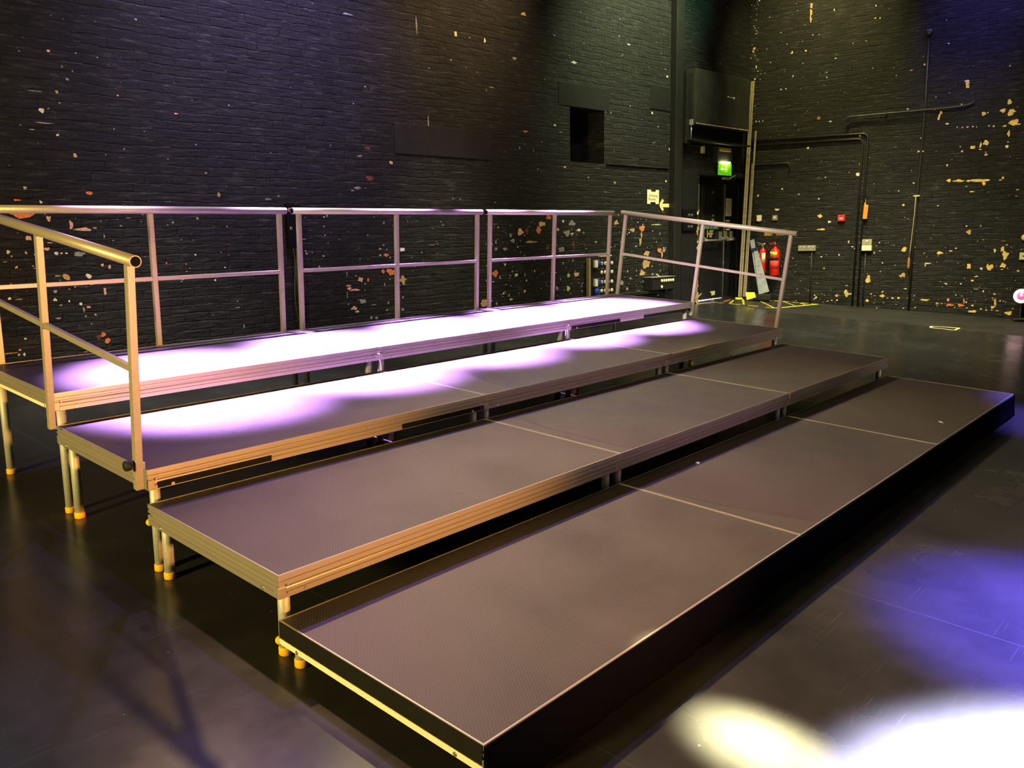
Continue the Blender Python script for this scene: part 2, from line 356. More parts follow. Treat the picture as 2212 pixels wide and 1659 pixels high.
# The stage floor is raked; the brick walls stand plumb, so they lean 3 degrees against the floor's own axes.
UP = Vector((.007, .057, 1)).normalized()
bx = Vector((math.cos(-.07), math.sin(-.07), 0)); bx = (bx-UP*bx.dot(UP)).normalized(); by = UP.cross(bx)
rx = -Vector((math.cos(math.radians(98)), math.sin(math.radians(98)), 0)); rx = (rx-UP*rx.dot(UP)).normalized(); ry = UP.cross(rx)
CORNER = Vector((12.289, 5.5, 0))
FB = cols(bx, by, UP, Vector((0, 6.3616, 0)))     # back wall: x along it, y into it, z up
FR = cols(rx, ry, UP, CORNER)                     # side wall on the right: x runs from the corner towards the viewer
def onB(s, h, off=0.): return FB @ T((s, -off, h))
def onR(s, h, off=0.): return FR @ T((s, -off, h))
CAM = (-1.40050, -1.33671, 1.56628, 0.838952, -0.214364, 0.018931, 1797.101)
CH_B="1.06,1.41,0.187,0.076,o;1.27,1.37,0.036,0.05,p;1.44,1.32,0.028,0.079,p;1.53,1.28,0.141,0.027,p;1.63,1.29,0.037,0.016,g;1.1,1.21,0.05,0.044,p;1.23,1.12,0.041,0.028,p;0.94,1.1,0.029,0.033,c;1.3,1.08,0.031,0.028,c;1.34,1.08,0.021,0.017,c;1.38,1.08,0.021,0.017,c;1.48,1.07,0.102,0.04,g;1.07,1.09,0.02,0.022,p;0.91,1.02,0.029,0.009,g;1.36,0.88,0.053,0.057,t;1.54,0.88,0.049,0.041,c;1.29,0.89,0.047,0.014,g;1.56,0.81,0.038,0.023,t;1.26,0.76,0.031,0.028,g;1.66,0.74,0.022,0.071,p;1.25,0.69,0.031,0.028,c;0.91,0.72,0.029,0.022,c;0.98,0.71,0.059,0.011,g;1.29,0.64,0.021,0.017,g;1.36,0.67,0.013,0.023,c;1.45,0.64,0.022,0.029,c;1.47,0.59,0.016,0.047,g;1.51,0.61,0.033,0.023,p;1.48,0.53,0.022,0.017,g;1.26,0.53,0.047,0.017,g;1.56,0.54,0.017,0.023,p;1.61,0.36,0.045,0.048,o;1.64,0.3,0.047,0.048,o;1.57,0.34,0.05,0.053,d;0.99,0.38,0.02,0.017,c;0.94,0.29,0.025,0.017,p;0.87,0.27,0.117,0.01,t;0.97,0.25,0.018,0.029,c;0.93,0.25,0.02,0.017,n;1.72,0.95,0.023,0.041,p;1.66,0.97,0.028,0.029,p;1.7,1.22,0.011,0.035,g;1.61,1.59,0.054,0.032,o;1.12,1.61,0.025,0.016,g;1.05,1.52,0.059,0.015,o;2.78,1.6,0.027,0.05,t;3.29,1.57,0.047,0.02,g;3.41,1.6,0.024,0.016,g;1.11,0.98,0.018,0.013,g;1.12,0.96,0.018,0.009,g;1.26,1.17,0.041,0.011,p;1.85,1.31,0.023,0.012,g;1.92,1.38,0.046,0.007,g;2.63,0.46,0.011,0.01,g;2.89,0.51,0.056,0.011,g;2.94,0.32,0.017,0.04,g;1.42,0.79,0.017,0.014,g;1.52,0.46,0.02,0.014,g;1.45,0.22,0.033,0.009,g;4.67,1.09,0.031,0.017,g;4.62,0.98,0.035,0.023,t;4.7,0.98,0.072,0.033,o;4.65,0.8,0.043,0.047,o;4.75,0.79,0.123,0.071,o;4.92,0.69,0.089,0.096,t;4.34,0.72,0.062,0.052,p;4.44,0.71,0.028,0.04,o;4.18,0.66,0.06,0.02,p;4.19,0.63,0.054,0.034,p;4.26,0.61,0.122,0.023,p;4.3,0.5,0.02,0.014,g;4.36,0.48,0.083,0.052,g;4.17,0.46,0.027,0.016,g;4.24,0.41,0.081,0.04,p;4.28,0.37,0.054,0.025,n;4.5,0.43,0.059,0.014,g;4.46,0.29,0.042,0.033,g;4.53,0.28,0.042,0.028,g;4.91,0.49,0.03,0.026,g;4.9,0.35,0.045,0.036,g;4.7,0.44,0.029,0.029,g;3.69,1.02,0.025,0.027,g;3.76,1.03,0.014,0.011,g;3.89,0.99,0.025,0.022,g;3.67,1.17,0.054,0.015,g;3.96,1.41,0.023,0.033,g;4.66,0.65,0.014,0.047,g;6.16,0.34,0.085,0.079,p;4.38,1.71,0.035,0.025,g;4.29,1.68,0.04,0.017,g;3.29,1.57,0.071,0.019,g;3.41,1.6,0.029,0.015,g;5.39,1.27,0.019,0.015,g;4.56,1.4,0.017,0.014,g;4.82,1.23,0.015,0.012,g;4.17,0.79,0.013,0.057,g;4.16,0.56,0.012,0.068,g;4.39,0.6,0.012,0.021,g;4.71,1.04,0.014,0.026,g;5.54,1.31,0.042,0.012,g;5.36,1.08,0.094,0.009,g;4.4,0.67,0.017,0.014,c;4.68,0.36,0.038,0.021,g;7.36,1.41,0.091,0.062,o;7.23,1.32,0.124,0.068,p;6.83,1.22,0.114,0.08,p;6.95,1.23,0.07,0.081,d;7.17,1.24,0.089,0.096,o;7.54,1.25,0.052,0.042,p;7.83,1.33,0.129,0.071,g;7.65,1.36,0.052,0.035,c;7.73,1.2,0.128,0.082,g;7.83,1.19,0.054,0.026,c;7.97,1.24,0.066,0.04,c;6.65,1.18,0.037,0.053,g;6.69,1.11,0.075,0.051,g;7.03,1.09,0.219,0.027,t;6.55,1.01,0.074,0.037,g;6.39,1.01,0.061,0.037,g;7.85,1.05,0.065,0.072,d;7.61,0.98,0.126,0.068,g;7.34,1.01,0.071,0.056,d;7.86,0.99,0.043,0.034,d;6.37,0.7,0.105,0.079,o;6.74,0.67,0.066,0.038,c;7.75,0.62,0.052,0.061,n;7.91,0.63,0.105,0.061,p;7.74,0.44,0.065,0.072,n;7.51,0.46,0.052,0.057,g;6.89,0.45,0.049,0.033,p;6.53,0.46,0.028,0.02,g;6.64,0.36,0.057,0.033,p;6.17,0.34,0.099,0.092,p;6.45,0.65,0.037,0.04,g;6.38,0.32,0.036,0.04,g;8.79,1.34,0.101,0.066,t;9.17,1.23,0.113,0.054,t;9.4,1.26,0.128,0.087,o;9.39,1.16,0.036,0.093,t;9.36,1.06,0.056,0.125,t;9.52,0.88,0.125,0.079,t;9.84,0.92,0.097,0.08,o;9.96,0.92,0.082,0.061,g;9.5,0.72,0.178,0.136,t;9.41,0.59,0.117,0.089,t;8.92,0.46,0.098,0.065,g;9.05,0.37,0.05,0.041,t;9.75,1.31,0.24,0.019,n;8.33,1.07,0.05,0.038,g;8.2,1.45,0.034,0.022,c;9.91,0.85,0.033,0.097,p;6.67,0.72,0.026,0.032,g;7.08,0.71,0.028,0.03,n;7.64,0.79,0.038,0.037,g;9.27,0.63,0.026,0.035,g;9.06,0.63,0.03,0.037,n;6.78,0.43,0.027,0.019,g;6.9,0.92,0.031,0.016,g;7.08,0.85,0.036,0.019,g;8.07,1.2,0.035,0.035,g;6.83,1.11,0.027,0.016,g;6.9,0.66,0.031,0.025,g;7.84,0.82,0.035,0.043,g;7.52,1.04,0.029,0.017,g;8.12,0.98,0.049,0.02,g;8.66,0.99,0.057,0.018,g;9.13,0.52,0.05,0.031,g;9.67,0.56,0.059,0.022,g;5.82,3.51,0.039,0.059,c;6.28,3.5,0.029,0.052,c;6.04,3.5,0.02,0.02,g;6.78,3.36,0.075,0.036,g;6.95,3.91,0.093,0.036,t;5.74,3.21,0.029,0.017,g;5.41,3.08,0.022,0.017,g;7.89,3.45,0.106,0.035,c;6.38,2.97,0.084,0.015,g;6.95,2.49,0.091,0.022,o;7.5,2.61,0.049,0.029,c;6.84,2.28,0.027,0.031,g;6.93,2.33,0.027,0.016,g;8.55,2.87,0.038,0.02,g;10.08,2.45,0.059,0.045,c;9.99,1.97,0.039,0.034,c;8.75,1.91,0.04,0.049,g;8.17,1.96,0.021,0.034,g;8.55,1.77,0.033,0.021,g;7.32,3.17,0.028,0.016,g;7.09,2.26,0.028,0.019,g;7.17,2.03,0.033,0.022,g;9.99,3.51,0.051,0.029,c;9.94,3.61,0.038,0.018,g;9.62,2.95,0.037,0.036,c;9.98,3.26,0.038,0.022,c;5.71,1.62,0.027,0.015,g;5.82,1.62,0.032,0.015,g;6.39,1.59,0.026,0.015,g;6.29,2.93,0.017,0.035,g;9.1,3,0.023,0.021,g;7.25,2.38,0.024,0.016,g;7.62,2.53,0.074,0.013,g;9.66,2.52,0.031,0.026,g;9.06,3.84,0.074,0.017,c;8.09,3.72,0.026,0.013,g;7.51,3.74,0.048,0.016,g;8.66,2.87,0.033,0.017,g;7.69,2.08,0.05,0.026,p;1.41,2.73,0.029,0.022,p;1.31,2.25,0.051,0.04,c;1.53,2.52,0.026,0.019,g;1.41,2.06,0.032,0.015,c;1.53,1.9,0.04,0.03,p;1.22,2.09,0.047,0.013,g;1.32,2.15,0.143,0.01,g;1.27,2.4,0.109,0.007,g;1.44,2.41,0.026,0.03,t;1.93,2.43,0.016,0.016,p;2.43,2.32,0.035,0.013,p;2.67,1.8,0.027,0.015,t;2.78,1.6,0.025,0.039,p;1.12,1.62,0.028,0.02,c;5.25,3.52,0.018,0.201,g;5.37,2.44,0.012,0.281,g;4.52,2.78,0.027,0.017,g;4.36,2.59,0.021,0.017,g;1.19,2.7,0.015,0.011,g;1.62,2.74,0.017,0.012,g;1.58,2.59,0.013,0.014,g;1.14,2.12,0.018,0.01,g;1.78,1.92,0.012,0.012,g;2.32,1.91,0.023,0.007,g;4.51,2.14,0.082,0.027,d;4.41,2.05,0.07,0.018,g;4.53,1.82,0.11,0.045,d;4.82,2,0.046,0.041,p;4.36,1.71,0.081,0.027,g;5.41,3.08,0.024,0.018,g;5.74,3.21,0.032,0.019,g;4.34,3.49,0.114,0.017,g;5.83,3.5,0.032,0.033,c"
CH_R="0.99,4.71,0.037,0.089,t;0.99,4.6,0.034,0.105,t;0.99,4.5,0.031,0.09,t;1.35,4.59,0.018,0.035,c;1.97,4.37,0.029,0.019,y;2.04,4.36,0.02,0.022,y;1.97,4.55,0.02,0.02,c;1.03,4.26,0.022,0.015,c;2.71,3.59,0.03,0.034,y;3.02,3.85,0.029,0.025,c;3.31,3.25,0.062,0.061,y;3.31,3.2,0.052,0.048,y;3.3,3.28,0.057,0.042,c;1.18,2.95,0.062,0.04,o;1.36,2.88,0.031,0.021,c;3.25,2.95,0.023,0.025,c;2.98,2.86,0.035,0.057,y;2.96,2.82,0.029,0.057,y;2.95,2.78,0.032,0.052,y;3.07,2.69,0.043,0.031,c;3.21,2.63,0.016,0.02,c;3.28,2.62,0.026,0.017,c;3.35,2.62,0.039,0.02,c;3.42,2.62,0.034,0.02,c;3.47,2.61,0.018,0.014,c;3.55,2.79,0.064,0.056,y;3.6,2.8,0.019,0.021,c;3.79,2.81,0.07,0.055,y;3.87,2.92,0.052,0.074,y;3.91,2.79,0.099,0.055,y;3.89,2.75,0.069,0.047,y;3.94,2.63,0.118,0.083,y;4.01,2.6,0.049,0.019,c;3.83,2.59,0.052,0.031,y;3.69,2.6,0.025,0.025,c;3.63,2.61,0.023,0.02,c;3.89,2.48,0.037,0.086,y;3.61,2.37,0.07,0.076,y;3.54,2.34,0.033,0.068,y;3.44,2.32,0.088,0.04,y;3.54,2.28,0.041,0.017,c;3.27,2.34,0.021,0.02,c;3.3,2.27,0.031,0.031,c;3.62,2.2,0.046,0.04,y;3.88,2.3,0.042,0.045,c;3.89,2.36,0.02,0.019,c;2.7,2.31,0.036,0.026,c;2.76,2.31,0.03,0.029,c;2.72,2.51,0.016,0.029,c;1.83,2.63,0.027,0.067,y;2.95,2.3,0.032,0.012,g;2.51,2.96,0.025,0.023,c;3.84,3.43,0.027,0.022,y;2.53,3.53,0.047,0.02,t;2.97,4.19,0.026,0.017,g;1.16,3.2,0.015,0.012,g;1.13,4.25,0.015,0.012,c;1.66,4.04,0.015,0.012,c;1.85,4.05,0.023,0.015,g;1.4,3.85,0.018,0.018,c;1.41,3.91,0.024,0.012,g;1.28,3.58,0.015,0.015,c;2.32,3.48,0.017,0.012,c;1.27,3.65,0.04,0.015,g;1.99,2.27,0.02,0.021,g;3.17,2.16,0.016,0.017,g;3.93,2.15,0.015,0.014,g;1.83,2.02,0.057,0.061,c;3.11,2.08,0.024,0.035,c;3.15,1.85,0.067,0.044,y;3.28,1.84,0.148,0.038,y;3.41,1.83,0.052,0.035,y;3.56,1.83,0.213,0.054,y;3.62,1.78,0.051,0.049,y;3.86,1.85,0.038,0.042,y;3.83,1.82,0.053,0.014,y;3.47,1.67,0.068,0.017,y;4.06,1.67,0.032,0.017,c;1.27,1.38,0.072,0.057,y;1.42,1.28,0.056,0.044,c;1.3,1.16,0.129,0.032,y;2.53,1.51,0.042,0.036,y;2.66,1.84,0.031,0.018,c;2.7,1.64,0.072,0.018,y;3.47,1.07,0.073,0.064,t;2.58,0.82,0.085,0.073,y;3.09,0.76,0.084,0.045,y;3.24,0.79,0.048,0.018,c;3.31,0.83,0.027,0.021,c;3.83,0.79,0.033,0.058,n;3.93,0.81,0.043,0.087,y;3.97,0.72,0.078,0.124,y;3.5,0.56,0.055,0.083,y;3.78,0.54,0.093,0.088,y;3.95,0.57,0.078,0.07,y;3.94,0.51,0.041,0.02,t;3.98,0.87,0.033,0.026,t;3.67,0.52,0.039,0.041,c;2.93,0.6,0.086,0.018,c;2.9,0.57,0.019,0.045,c;2.58,0.41,0.08,0.068,t;2.07,0.34,0.066,0.136,y;2.07,0.38,0.036,0.063,c;2.3,0.08,0.073,0.05,y;2.54,0.05,0.04,0.037,y;2.45,0.05,0.041,0.025,c;2.07,-0,0.045,0.045,y;1.74,0.11,0.077,0.113,y;1.79,0.1,0.076,0.022,c;1.59,0.07,0.047,0.049,p;2.92,0.03,0.109,0.034,y;3.1,-0.02,0.049,0.037,t;3.28,-0.04,0.114,0.033,o;3.43,-0.04,0.086,0.042,o;3.47,0.03,0.024,0.075,t;3.59,-0.04,0.04,0.033,y;3.59,-0.13,0.103,0.039,y;3.86,-0.06,0.054,0.05,y;3.89,-0,0.033,0.088,p;3.88,0.05,0.062,0.021,t;4.07,-0.14,0.091,0.059,y;3.92,-0.11,0.046,0.018,t;4.15,0.49,0.037,0.023,y;3.56,0.34,0.039,0.03,y;3.61,0.4,0.055,0.015,c;3.2,0.29,0.038,0.018,c;3.41,0.29,0.024,0.021,c;3.87,0.14,0.033,0.026,y;3.72,0.18,0.018,0.035,c;3.62,0.21,0.055,0.021,g;1.74,0.95,0.021,0.054,c;1.8,0.87,0.039,0.019,c;1.84,0.84,0.021,0.022,c;1.6,0.74,0.025,0.029,c;1.32,0.71,0.032,0.019,c;1.37,0.52,0.019,0.032,c;2.14,0.77,0.024,0.047,t;2.21,0.93,0.02,0.022,c;2.27,0.61,0.023,0.022,c;2.46,0.57,0.023,0.022,g;2.63,0.2,0.043,0.022,n;2.18,0.08,0.036,0.016,g;1.26,0.03,0.048,0.036,n;1.74,0.24,0.052,0.022,g;3.43,1.16,0.024,0.02,c;3.62,1.16,0.023,0.038,g;3.02,1.48,0.019,0.018,c;2.45,1.73,0.02,0.018,c;1.33,2,0.016,0.019,c;2.08,1.86,0.015,0.012,c;3.39,1.75,0.026,0.014,c;3.25,0.04,0.03,0.054,p;4.05,1.58,0.032,0.017,t;3.83,1.27,0.051,0.009,g;3.93,0.93,0.063,0.007,y;0.71,4.03,0.024,0.049,c;0.63,3.47,0.024,0.02,c;0.55,3.47,0.031,0.018,c;1.18,2.95,0.053,0.046,t;1.37,2.88,0.029,0.023,c;1.03,2.49,0.051,0.034,c;0.63,1.85,0.039,0.031,c;0.22,1.76,0.04,0.046,n;0.91,1.75,0.045,0.017,c;0.55,1.51,0.075,0.035,c;0.36,3.92,0.018,0.017,c;0.74,3.66,0.024,0.023,c;0.93,4.03,0.03,0.026,c;0.12,3.88,0.018,0.051,c;0.15,3.81,0.029,0.02,t;0.08,4.18,0.054,0.044,t;0.06,4.14,0.036,0.037,t;0.2,2.99,0.014,0.024,c;0.26,2.99,0.014,0.024,c;0.12,3.25,0.018,0.017,c;0.29,4.14,0.014,0.033,g;0.42,2.05,0.014,0.014,c;1.32,2,0.013,0.013,c;0.21,3.81,0.014,0.013,g;0.27,3.76,0.025,0.013,g;0.2,3.76,0.014,0.017,g;0.8,2.88,0.014,0.013,c;0.86,2.79,0.014,0.013,c;1.28,3.57,0.013,0.016,c;1.41,3.85,0.013,0.016,c"
# ------------------------------------------------------------------ floor and walls
f = MB().use('floor_vinyl')
f.poly([(-9, -9, 0), (16, -9, 0), (16, 9, 0), (-9, 9, 0)])
structure(f.build('floor'))
f = MB().use('floor_border')                      # strip of older floor along the foot of the side wall
f.prism([(10.83, 4.30, 0), (10.99, .95, 0), (11.25, -4, 0), (13.55, -4, 0), (12.93, 1.0, 0), (12.47, 4.2, 0), (12.31, 5.40, 0), (11.35, 5.40, 0)], (0, 0, .002))
structure(f.build('trim_1'))

def chips(mb, data, y=-.002):
    for t in data.split(';'):
        s_, h_, w_, v_, c = t.split(','); s_, h_, w_, v_ = map(float, (s_, h_, w_, v_))
        mb.use('exposed_'+c)
        n = 9 if max(w_, v_) < .06 else 15
        ph = random.uniform(0, 6.28); k = random.uniform(2, 4)
        pts = []
        for i in range(n):
            a = 2*PI*i/n
            r = .5*(1+.22*math.sin(k*a+ph)+random.uniform(-.22, .16))
            pts.append((s_+w_*r*math.cos(a), y, h_+v_*r*math.sin(a)))
        mb.prism(pts, (0, -y+.001, 0))
def random_chips(mb, zones, y=-.002):
    for (s0, s1, h0, h1, n, pal, big) in zones:
        for _ in range(n):
            s_ = random.uniform(s0, s1); h_ = h0+(h1-h0)*random.random()
            w_ = random.choice((.008, .011, .014, .018, .024))*big*random.uniform(.7, 1.3); v_ = w_*random.uniform(.45, 1.2)
            c = random.choice(pal)
            if in_hole(mb, s_, h_): continue
            chips(mb, '%f,%f,%f,%f,%s' % (s_, h_, w_, v_, c), y)
def in_hole(mb, s_, h_): return any(a-.03 < s_ < b+.03 and c-.03 < h_ < d+.03 for a, b, c, d in mb.holes)
def wall_faces(mb, s0, s1, h0, h1, holes, y=0.):
    """rectangular wall face with rectangular openings"""
    xs = sorted({s0, s1, *[v for q in holes for v in q[:2]]}); hs = sorted({h0, h1, *[v for q in holes for v in q[2:4]]})
    for a, b in zip(xs, xs[1:]):
        for c, d in zip(hs, hs[1:]):
            if any(q[0] <= a and b <= q[1] and q[2] <= c and d <= q[3] for q in holes): continue
            mb.poly([(a, y, c), (b, y, c), (b, y, d), (a, y, d)])
NICHE = (7.80, 8.515, 2.157, 2.875)
RECESS = (10.90, 12.25, -.06, 2.10)
wb = MB().use('brick'); wb.holes = [NICHE, RECESS]
wall_faces(wb, -7, 12.3188, -.06, 7.0, wb.holes)
for (a, b, c, d), dep, b2 in ((NICHE, .45, NICHE[1]), (RECESS, .40, 12.80)):           # reveals, the doorway one splayed
    wb.use('brick')
    wb.poly([(a, 0, c), (a, dep, c), (a, dep, d), (a, 0, d)]).poly([(b, 0, c), (b2, dep, c), (b2, dep, d), (b, 0, d)])
    wb.poly([(a, 0, d), (b, 0, d), (b2, dep, d), (a, dep, d)]).poly([(a, 0, c), (b, 0, c), (b2, dep, c), (a, dep, c)])
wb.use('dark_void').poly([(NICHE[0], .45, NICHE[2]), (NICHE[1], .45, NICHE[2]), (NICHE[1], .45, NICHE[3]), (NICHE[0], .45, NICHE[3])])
# rendered panel, ledge and lintel in the brickwork
wb.use('black_paint').box((5.62, -.004, 2.27), (1.48, .016, .335), bev=.004)
wb.use('brick').box((9.30, -.010, 2.165), (1.50, .03, .022), bev=.004)
wb.use('black_paint').box((8.10, -.003, 3.03), (1.05, .012, .30), bev=.003)
wb.use('black_paint').box((9.83, -.003, 3.18), (.50, .012, .34), bev=.003)
chips(wb, CH_B)
pal = 'ggggccp'
random_chips(wb, [(.9, 2.9, .75, 1.55, 70, pal+'o', 1.), (3.6, 5.6, .7, 1.4, 60, pal, .9), (6.2, 8.1, .35, 1.4, 150, 'gggggccptn', 1.), (8.7, 10.0, .2, 1.5, 150, 'ggggcctn', 1.), (1, 3, 1.6, 3.2, 25, 'gggc', .7), (3, 7.5, 1.6, 3.6, 40, 'gggg', .6), (7.5, 10, 1.7, 4.2, 70, 'gggc', .7), (10.4, 12.2, 3.8, 5.2, 30, 'ggct', .8)])
structure(wb.build('wall_back')).matrix_world = FB

wr = MB().use('brick'); wr.holes = []
L = 7.5
wr.poly([(0, 0, -.04), (L, 0, -.04-.0556*L), (L, 0, 7.0), (0, 0, 7.0)])
# bricked-up doorway and a flat board patch on the side wall
wr.use('brick').box((1.03, .004, 1.24), (1.68, .02, 2.50), bev=.004)
chips(wr, CH_R, -.008)
random_chips(wr, [(.05, 1.0, 2.6, 5.2, 55, 'cgggn', .7), (.0, .15, 2.4, 5.4, 60, 'cctg', 1.1), (1.0, 4.4, 2.6, 4.6, 35, 'cggg', .7), (.3, 1.9, 0, 2.4, 90, 'cggg', .8), (1.9, 4.6, .0, 1.0, 120, 'cggyt', .8), (1.9, 4.6, 1.0, 2.6, 55, 'cggg', .7), (.7, 4.4, -.12, .12, 70, 'ccyt', 1.2)], -.008)
structure(wr.build('wall_right')).matrix_world = FR

# tall black steel channel up the back wall
t = MB().use('black_paint')
t.box((10.17, -.055, 3.5), (.19, .11, 7.1), bev=.006)
t.use('black_paint_matt').box((10.60, -.012, 1.05), (.40, .024, 2.24), bev=.004)
o = t.build('trim_2'); structure(o); o.matrix_world = FB

# ------------------------------------------------------------------ stage decks
H = {1: .1701, 2: .3274, 3: .4692, 4: .6289}
YF = {1: 0., 2: .9688, 3: 1.9350, 4: 2.9033}
XO = {1: 0., 2: .0066, 3: .015, 4: .0124}
D = .9655; LEN = 1.994; FH = .088
PROF = [(-.005, 0), (0, 0), (0, -.018), (-.004, -.020), (-.004, -.024), (0, -.026), (0, -.036), (-.009, -.041), (-.009, -.046),
        (-.001, -.051), (0, -.054), (0, -.062), (-.005, -.064), (-.005, -.067), (0, -.069), (0, -FH), (-.030, -FH), (-.030, -FH+.004), (-.008, -FH+.004), (-.008, -.004), (-.005, -.004)]
def frame_mesh():
    m = MB().use('frame'); rings = []
    for cx_, cy_ in ((0, 0), (1, 0), (1, 1), (0, 1)):
        rings.append([m.bm.verts.new((cx_*LEN+(d if cx_ else -d), cy_*D+(d if cy_ else -d), z)) for d, z in PROF])
    n = len(PROF)
    for k in range(4):
        a, b = rings[k], rings[(k+1) % 4]
        m._tag([m.bm.faces.new((a[i], b[i], b[(i+1) % n], a[(i+1) % n])) for i in range(n)])
    # corner castings, slightly proud of the extrusion
    for cx_, cy_ in ((0, 0), (1, 0), (1, 1), (0, 1)):
        m.box((cx_*LEN+(-.013 if cx_ else .013), cy_*D+(-.013 if cy_ else .013), -.066), (.030, .030, .042), bev=.003)
    return m.mesh('frame')
ME_FRAME = frame_mesh()
def board_mesh():
    m = MB().use('board'); m.box((LEN/2, D/2, -.0105), (LEN-.011, D-.011, .018)); return m.mesh('deck_board')
ME_BOARD = board_mesh()
def bolt_mesh(n):
    m = MB().use('steel_bolt'); m.cyl((0, 0, 0), (n[0]*.004, n[1]*.004, 0), .0085, .0075, 14).cyl((n[0]*.004, n[1]*.004, 0), (n[0]*.006, n[1]*.006, 0), .004, .0035, 8); return m.mesh('bolt')
ME_BOLTF = bolt_mesh((0, -1)); ME_BOLTL = bolt_mesh((-1, 0))
def rivet_mesh():
    m = MB().use('steel_bolt')
    for z in (-.045, -.072): m.cyl((0, 0, z), (0, -.003, z), .004, .0035, 10)
    return m.mesh('rivet_pair')
ME_RIV = rivet_mesh()
def leg_mesh(h):
    m = MB().use('leg_tube'); m.hollow((0, 0, .012), (0, 0, h-.020), .0212, .0185)
    return m.mesh('leg')
def cap_mesh():
    m = MB().use('yellow_cap')
    m.lathe([(.0225, 0), (.0245, .003), (.0245, .028), (.0225, .031), (.0216, .031)], seg=24); return m.mesh('foot_cap')
ME_CAP = cap_mesh()
def knob_mesh():
    m = MB().use('yellow_cap')
    m.lathe([(.0, .034), (.012, .034), (.015, .028), (.015, .014), (.007, .011), (.007, -.004)], axis='Y', seg=16); return m.mesh('leg_knob')
ME_KNOB = knob_mesh()
ROWS = {1: 'lowest tier', 2: 'second tier up', 3: 'third tier up', 4: 'top tier'}
COLS = {0: 'left', 1: 'middle', 2: 'right'}
LABEL = {
 (1, 0): 'mesh topped stage deck nearest the viewer, left end of the lowest tier', (1, 1): 'middle stage deck of the lowest tier, above the skirt', (1, 2): 'far right stage deck of the lowest tier, white speck on top',
 (2, 0): 'left stage deck on the second tier up, bare aluminium edges', (2, 1): 'middle stage deck on the second tier up', (2, 2): 'right stage deck on the second tier up, orange mark at its front corner',
 (3, 0): 'left stage deck on the third tier up, held by the left guard rail', (3, 1): 'middle stage deck on the third tier up', (3, 2): 'right stage deck on the third tier up, tan tape on its front edge',
 (4, 0): 'left stage deck on the top tier, white lit, by the left guard rail', (4, 1): 'middle stage deck on the top tier, under white light', (4, 2): 'right stage deck on the top tier, black strips on its front'}
LEGM = {r: leg_mesh(H[r]) for r in H}
def strip(parent, p, size, mat, name='edge_strip', lab=None):
    o = MB().use(mat).box(p, size, bev=.0008).build(name, parent)
    if lab: o['label'] = lab
for r in (1, 2, 3, 4):
    for c in (0, 1, 2):
        root = thing('stage_deck', LABEL[r, c], 'stage deck', T((XO[r]+2*c+.003, YF[r], 0)), 'stage decks built up in four tiers')
        z = H[r]
        put('deck_board', ME_BOARD, root, (0, 0, z)); put('frame', ME_FRAME, root, (0, 0, z))
        for x in (.049, LEN-.049):
            for y in (.052, D-.052):
                lg = put('leg', LEGM[r], root, (x, y, 0)); put('foot_cap', ME_CAP, lg)['label'] = 'yellow foot cap'
        for x in (.105, LEN-.105): put('bolt', ME_BOLTF, root, (x, .0, z-.079))
        for x in (.035, LEN-.035): put('rivet_pair', ME_RIV, root, (x, 0, z))
        if c == 0:
            for y in (.105, D-.105): put('bolt', ME_BOLTL, root, (0, y, z-.079))
        if c == 0 and r in (1, 2):
            k = put('leg_knob', ME_KNOB, root, (.014, D, z-.090)); k['label'] = 'yellow leg clamp knob'
        if r == 1:
            if c == 0:
                strip(root, (-.0012, D/2, z-.033), (.003, D-.004, .060), 'velcro_black', lab='black fastening tape')
                strip(root, (-.0012, D/2, z-.0765), (.003, D-.004, .021), 'edge_cream', lab='pale lower edge strip')
        if r == 4 and c == 0: strip(root, (-.0012, D/2, z-.0785), (.003, D-.004, .018), 'edge_cream', lab='pale lower edge strip')
        if r == 4 and c == 2:
            for a, b in ((.03, .74), (1.12, 1.96)): strip(root, ((a+b)/2, -.0012, z-.072), (b-a, .003, .028), 'velcro_black', lab='black fastening tape')
        if r == 3 and c == 0:
            for a, b in ((.04, .575), (1.36, 1.98)): strip(root, ((a+b)/2, -.0012, z-.071), (b-a, .003, .027), 'velcro_black', lab='black fastening tape')
        if r == 3 and c == 2: strip(root, (.30, -.0012, z-.006), (.50, .003, .011), 'tape_tan', 'tape_strip', 'tan tape')
        if r == 2 and c == 2: strip(root, (.012, -.0015, z-.022), (.012, .003, .040), 'tape_orange', 'tape_strip', 'orange tape')

# black cloth skirts on the front of the lowest tier
for c in range(3):
    m = MB().use('skirt_cloth'); nx, nz = 80, 10; x0, x1 = 2*c-.002, 2*c+1.998+(.012 if c == 2 else 0)
    g = []
    for i in range(nx+1):
        x = x0+(x1-x0)*i/nx; row = []
        for j in range(nz+1):
            v = j/nz; zz = .1655*(1-v)+.002*v
            w = .5+.5*math.sin(x*7.3+c*2)*math.sin(x*2.1+1)
            y = -.0045-.002*c-.024*v*v*(.35+.65*w)-.006*v*math.sin(x*23+c)**2
            row.append(m.bm.verts.new((x, y, zz)))
        g.append(row)
    m._tag([m.bm.faces.new((g[i][j], g[i+1][j], g[i+1][j+1], g[i][j+1])) for i in range(nx) for j in range(nz)], True)
    o = m.build('stage_skirt')
    so = o.modifiers.new('thick', 'SOLIDIFY'); so.thickness = .0018; so.offset = 1
    tag(o, ('black cloth skirt on the front of the nearest stage deck', 'black cloth skirt along the front of the middle lowest deck', 'black cloth skirt on the front of the far right lowest deck')[c], 'stage skirt', 'black skirts along the lowest tier')

